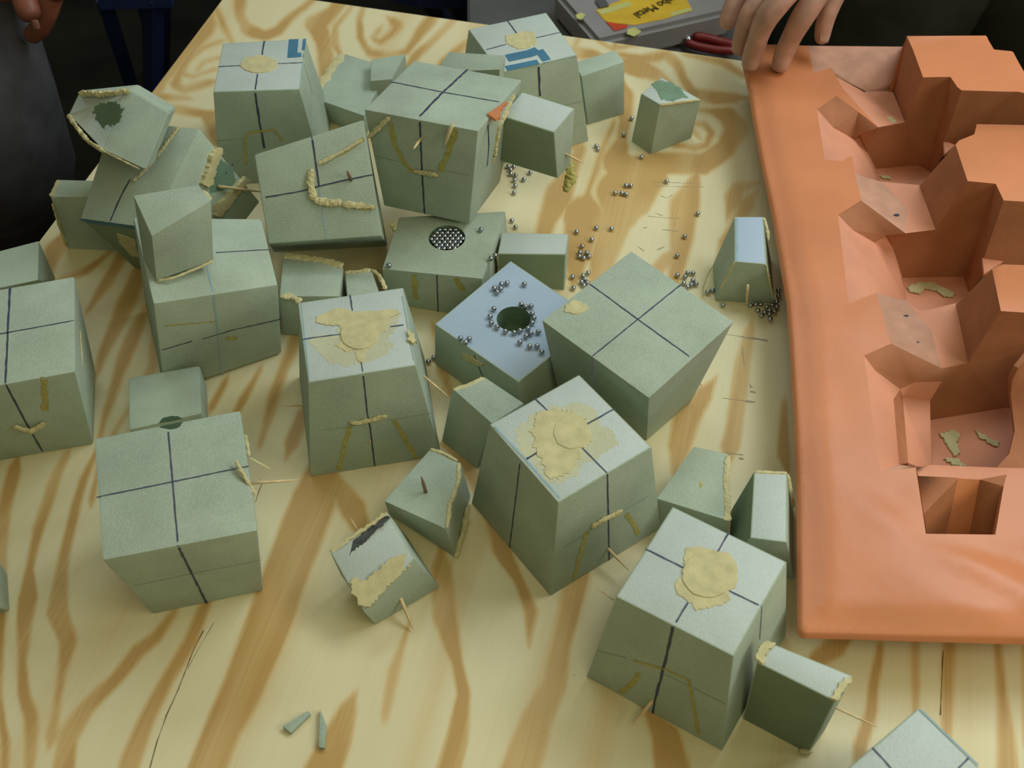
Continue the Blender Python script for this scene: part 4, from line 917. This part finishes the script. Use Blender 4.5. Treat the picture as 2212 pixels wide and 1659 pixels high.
def nail(parent, c, d, n, w=.006, l=.008):
    d = d.normalized(); n = (n-d*n.dot(d)).normalized(); s_ = d.cross(n)
    bm = bmesh.new(); rows = []
    for i in range(6):
        row = []
        for j in range(7):
            u_, v_ = i/5*2-1, j/6*2-1
            ww = w*(1-.18*abs(u_)**3)
            row.append(bm.verts.new(c+d*l*u_*.9+s_*ww*v_+n*(.0012*(1-v_*v_)+.0003)))
        rows.append(row)
    for a, b in zip(rows, rows[1:]):
        for j in range(6): bm.faces.new((a[j], a[j+1], b[j+1], b[j]))
    o = obj('fingernail', bm, NAIL, parent, smooth=True); o.modifiers.new('s', 'SOLIDIFY').thickness = .0008
    return o
def sewn(name, rings, mat, parent=None):
    """smooth cloth tube through elliptical rings (centre, axis-x vec, axis-y vec)"""
    bm = bmesh.new(); R = []
    for c, ax, ay in rings:
        R.append([bm.verts.new(c+ax*math.cos(k*math.pi/12)+ay*math.sin(k*math.pi/12)) for k in range(24)])
    for a, b in zip(R, R[1:]):
        for k in range(24): bm.faces.new((a[k], a[(k+1) % 24], b[(k+1) % 24], b[k]))
    bm.faces.new(R[0][::-1]); bm.faces.new(R[-1]); bmesh.ops.recalc_face_normals(bm, faces=bm.faces)
    for v_ in bm.verts: v_.co += Vector((math.sin(v_.co.z*40+v_.co.x*30), math.cos(v_.co.z*33), 0))*.003
    return obj(name, bm, mat, parent, smooth=True)

# person at the right, pressing the mould with one hand
PR = thing('person', 'person in dark trousers behind the orange mould, hand pressing its back left corner', 'person')
palm = J(1745, -95, .135, .030); wr = (palm[0]+Vector((.055, .075, .03)), .028); fa = (wr[0]+Vector((.12, .16, .10)), .038); el = (fa[0]+Vector((.06, .10, .10)), .045)
ch = [[el, fa, wr, palm],
  [palm, J(1668,-60,.125,.0135), J(1612,-35,.112,.0115), J(1588,0,.100,.0105), J(1572,38,.086,.0098), J(1568,68,.074,.0078)],
  [palm, J(1700,-60,.135,.0155), J(1648,-12,.126,.0125), J(1618,34,.110,.0115), J(1602,80,.080,.0098), J(1596,118,.060,.0085)],
  [palm, J(1735,-55,.145,.0160), J(1694,-10,.142,.0130), J(1652,42,.120,.0128), J(1640,74,.101,.0108), J(1628,112,.078,.0112), J(1617,152,.0575,.0088)],
  [palm, J(1785,-50,.145,.0160), J(1762,-8,.140,.0130), J(1729,44,.118,.0126), J(1712,76,.099,.0106), J(1694,114,.077,.0110), J(1680,157,.0575,.0088)],
  [palm, J(1830,-58,.135,.0145), J(1806,-14,.122,.0110), J(1786,32,.104,.0102), J(1777,66,.088,.0095), J(1774,98,.074,.0078)]]
hand = skinned('hand_and_forearm', ch, SKINC, PR)
for a, b, up in ((ch[3][5], ch[3][6], 1), (ch[4][5], ch[4][6], 1), (ch[5][4], ch[5][5], 1)):
    c = a[0].lerp(b[0], .85)+Vector((0, -.0035, .0104)); nail(hand, c, b[0]-a[0], Vector((0, -.35, 1)), .0055, .0075)
def ring(c, rx, ry): return (Vector(c), Vector((rx, 0, 0)), Vector((0, ry, 0)))
sewn('trousers', [ring((.78,1.50,.02),.10,.12), ring((.76,1.46,.40),.13,.14), ring((.72,1.42,.72),.17,.15), ring((.70,1.42,.90),.22,.16), ring((.70,1.45,1.00),.23,.16)], DARKC, PR)
sewn('trousers', [ring((.44,1.50,.02),.09,.12), ring((.46,1.46,.40),.12,.14), ring((.52,1.43,.72),.16,.15), ring((.60,1.44,.92),.18,.15)], DARKC, PR)
sewn('black_shirt', [ring((.80,1.44,.97),.30,.17), ring((.80,1.46,1.15),.28,.16), ring((.74,1.52,1.35),.25,.14), ring((.70,1.56,1.50),.16,.11)], BLACKC, PR)

# person at the left: jeans leg and a hand with fingers together
PL = thing('person', 'person at top left in dark grey jeans, one reddish hand hanging', 'person')
Hc = lambda px, py, z, r: (at(px, py, z), r)
pl_ = Hc(70, -95, .06, .030); up1 = (pl_[0]+Vector((-.05, .05, .10)), .028); up2 = (up1[0]+Vector((-.08, .08, .20)), .036)
chl = [[up2, up1, pl_], [pl_, Hc(60,-50,.05,.018), Hc(52,-15,.04,.0165), Hc(58,20,.03,.0155), Hc(74,46,.02,.013)],
  [pl_, Hc(100,-55,.05,.018), Hc(108,-10,.035,.016), Hc(100,25,.015,.015), Hc(86,62,-.01,.0125), Hc(62,82,-.025,.011)],
  [pl_, Hc(110,-60,.055,.017), Hc(128,-30,.05,.014), Hc(120,5,.035,.012)],
  [pl_, Hc(30,-55,.03,.018), Hc(18,-10,.0,.015), Hc(20,20,-.02,.014), Hc(32,50,-.03,.012)]]
hl = skinned('hand_and_forearm', chl, SKIND, PL)
NAILD = simple('shaded_nail', (.20, .085, .06), .45, .4)
nl = nail(hl, at(76, 50, .032), at(78, 60, .02)-at(72, 40, .03), Vector((0, -.6, .8)), .0042, .006); nl.data.materials[0] = NAILD; nl.location.z -= .002
lx = at(-60, 300, -.05)
sewn('jeans', [(at(30,520,-.55), Vector((.07,0,0)), Vector((0,.07,0))), (at(10,470,-.40), Vector((.095,0,0)), Vector((0,.09,0))), (at(-12,370,-.22), Vector((.105,0,0)), Vector((0,.10,0))), (at(-60,230,-.12), Vector((.105,0,0)), Vector((0,.11,0))), (at(-120,110,-.05), Vector((.11,0,0)), Vector((0,.12,0))), (at(-180,0,.0), Vector((.12,0,0)), Vector((0,.13,0)))], JEANS, PL)
# the shin below the visible knee reaches the floor
kx = at(30, 520, -.55)
sewn('trouser_leg', [(Vector((kx.x, kx.y, kx.z+.01)), Vector((.068,0,0)), Vector((0,.068,0))), (Vector((kx.x-.03, kx.y+.02, .02)), Vector((.06,0,0)), Vector((0,.07,0)))], JEANS, PL)

# ------------------------------------------------------------------ stools, bench, case, pliers behind the table
def bar(parent, name, a, b, r, mat, seg=4):
    a, b = Vector(a), Vector(b); d = b-a; R = d.to_track_quat('Z', 'Y').to_matrix(); bm = bmesh.new(); rg = []
    for t in (0, 1): rg.append([bm.verts.new(a+d*t+R@Vector((math.cos((k+.5)*2*math.pi/seg)*r, math.sin((k+.5)*2*math.pi/seg)*r, 0))) for k in range(seg)])
    for k in range(seg): bm.faces.new((rg[0][k], rg[0][(k+1) % seg], rg[1][(k+1) % seg], rg[1][k]))
    bm.faces.new(rg[0][::-1]); bm.faces.new(rg[1]); bmesh.ops.recalc_face_normals(bm, faces=bm.faces)
    return obj(name, bm, mat, parent)
def stool(label, tops, seat_z, foot, r, rail=True):
    s_ = thing('stool', label, 'stool', None)
    feet = []
    for (px, py), (qx, qy) in zip(tops, foot):
        a = at(px, py, seat_z); b = at(qx, qy, -TZ+.001); bar(s_, 'leg', a, b, r, BLUEM); feet.append((a, b))
    return s_, feet
s1, ft = stool('blue steel stool frame at the top left beyond the table corner', [(222,-10),(330,-10),(262,-150),(352,-150)], -.28, [(330,330),(332,400),(340,120),(350,160)], .018)
bar(s1, 'rail', at(215, 3, -.285), at(372, -2, -.285), .014, BLUEM)
c_ = sum((a for a, b in ft), Vector())/4
bm = bmesh.new(); bmesh.ops.create_cone(bm, cap_ends=True, segments=28, radius1=.15, radius2=.15, depth=.025); bmesh.ops.translate(bm, vec=(c_.x, c_.y+.06, c_.z+.15), verts=bm.verts)
s2, ft2 = stool('blue steel stool legs just past the back edge of the table', [(920,-10),(990,-10),(925,-130),(995,-130)], -.22, [(975,60),(1003,90),(975,-60),(1005,-50)], .017)
obj('seat', bm, BLUEM, s1)
c_ = sum((a for a, b in ft2), Vector())/4
bm = bmesh.new(); bmesh.ops.create_cone(bm, cap_ends=True, segments=28, radius1=.15, radius2=.15, depth=.025); bmesh.ops.translate(bm, vec=(c_.x, c_.y+.03, c_.z+.012), verts=bm.verts)
obj('seat', bm, BLUEM, s2)
def box_px(name, label, cat, top, drop, mat, bev=.003, kind=None):
    T = [mm(v) for v in top]; Bt = [Vector((p.x, p.y, p.z-drop)) for p in T]
    bm = bmesh.new(); vs = [bm.verts.new(p) for p in T+Bt]
    for idx in FACES.values(): bm.faces.new([vs[i] for i in idx])
    bmesh.ops.recalc_face_normals(bm, faces=bm.faces); bmesh.ops.bevel(bm, geom=list(bm.edges), offset=bev, segments=2, affect='EDGES')
    return bm, T
# low grey bench behind the table carrying the case and pliers
BZ = -120
bench = thing('side_bench', 'low grey side bench just behind the back edge of the plywood', 'bench')
bm, T = box_px('bench_top', '', '', [(1010,90,BZ),(1650,175,BZ),(1650,-130,BZ),(1010,-150,BZ)], .03, GREYT); obj('bench_top', bm, GREYT, bench)
for p in T:
    cc = sum(T, Vector())/4; d = (cc-p).normalized()*.07; bar(bench, 'leg', (p.x+d.x, p.y+d.y, TZ+BZ/1000-.03), (p.x+d.x, p.y+d.y, .001), .02, GREYT)
case = thing('plastic_case', 'grey clear plastic case with a yellow label behind the table', 'case')
bm, T = box_px('case', '', '', [(1290,90,-80),(1585,22,-80),(1520,-110,-80),(1195,-20,-80)], .038, PLAS, .006); obj('case_body', bm, PLAS, case)
def decal(parent, name, pts, z, mat):
    bm = bmesh.new(); a = [bm.verts.new(at(x, y, z)) for x, y in pts]; b = [bm.verts.new(at(x, y, z)-Vector((0, 0, .0006))) for x, y in pts]
    n = len(pts); bm.faces.new(a); bm.faces.new(b[::-1])
    for i in range(n): bm.faces.new((a[i], a[(i+1) % n], b[(i+1) % n], b[i]))
    bmesh.ops.recalc_face_normals(bm, faces=bm.faces); return obj(name, bm, mat, parent)
zh = lambda x, y: (1180+x/3.16, y/3.16)
decal(case, 'label', [zh(335,70), zh(560,-20), zh(950,-20), zh(1000,72), zh(800,130), zh(600,170), zh(410,150)], -.0792, YEL)
decal(case, 'label_corner', [zh(405,145), zh(560,172), zh(545,190), zh(465,210)], -.0788, REDL)
decal(case, 'label_stripe', [zh(345,72), zh(560,8), zh(590,35), zh(380,100)], -.0786, PALEY)
decal(case, 'label_stripe', [zh(850,85), zh(985,50), zh(990,72), zh(850,112)], -.0786, PALEY)
decal(case, 'paper_scrap', [zh(555,200), zh(600,185), zh(650,215), zh(600,248), zh(550,230)], -.0788, PALEY)
decal(case, 'paper_scrap', [zh(200,100), zh(240,85), zh(270,100), zh(240,135), zh(210,125)], -.0788, PALEY)
for nm_, a, b in (('latch', (1290, -2), (1310, 14)),):
    decal(case, nm_, [(1285,0),(1305,-6),(1316,12),(1296,16)], -.077, GREYT)
tcu = bpy.data.curves.new('lettering', 'FONT'); tcu.body = 'Jumbo Metal'; tcu.size = 1; tcu.extrude = .01
to = bpy.data.objects.new('lettering_tmp', tcu); COL.objects.link(to)
tm = bpy.data.meshes.new_from_object(to.evaluated_get(bpy.context.evaluated_depsgraph_get())); bpy.data.objects.remove(to)
xs = [v_.co.x for v_ in tm.vertices]; x0, x1 = min(xs), max(xs)
pa = at(*zh(905, -55), -.0782); pb = at(*zh(592, 92), -.0782)       # start and end of the base line, read from the far side
ux = (pb-pa); ln = ux.length; ux.normalize(); uy = Vector((0, 0, 1)).cross(ux)
sc_ = ln/(x1-x0)
for v_ in tm.vertices:
    X_, Y_ = (v_.co.x-x0)*sc_, v_.co.y*sc_*1.25; v_.co = pa+ux*X_+uy*Y_+Vector((0, 0, v_.co.z*.01))
obj('lettering', tm, BLK, case)
# pliers with red handles
pli = thing('pliers', 'pliers with dark red handles beside the case, under the gripping hand', 'pliers')
def tube(parent, name, pts, r, mat): return skinned(name, [[(p, r) for p in pts]], mat, parent, 1)
tube(pli, 'handle', [at(1495,78,-.105), at(1525,82,-.105), at(1560,92,-.105), at(1590,98,-.105)], .007, REDH)
tube(pli, 'handle', [at(1480,90,-.108), at(1505,100,-.108), at(1545,108,-.108), at(1590,110,-.108)], .006, REDH)
tube(pli, 'jaw', [at(1445,78,-.107), at(1470,80,-.107), at(1495,86,-.107)], .005, STEEL)
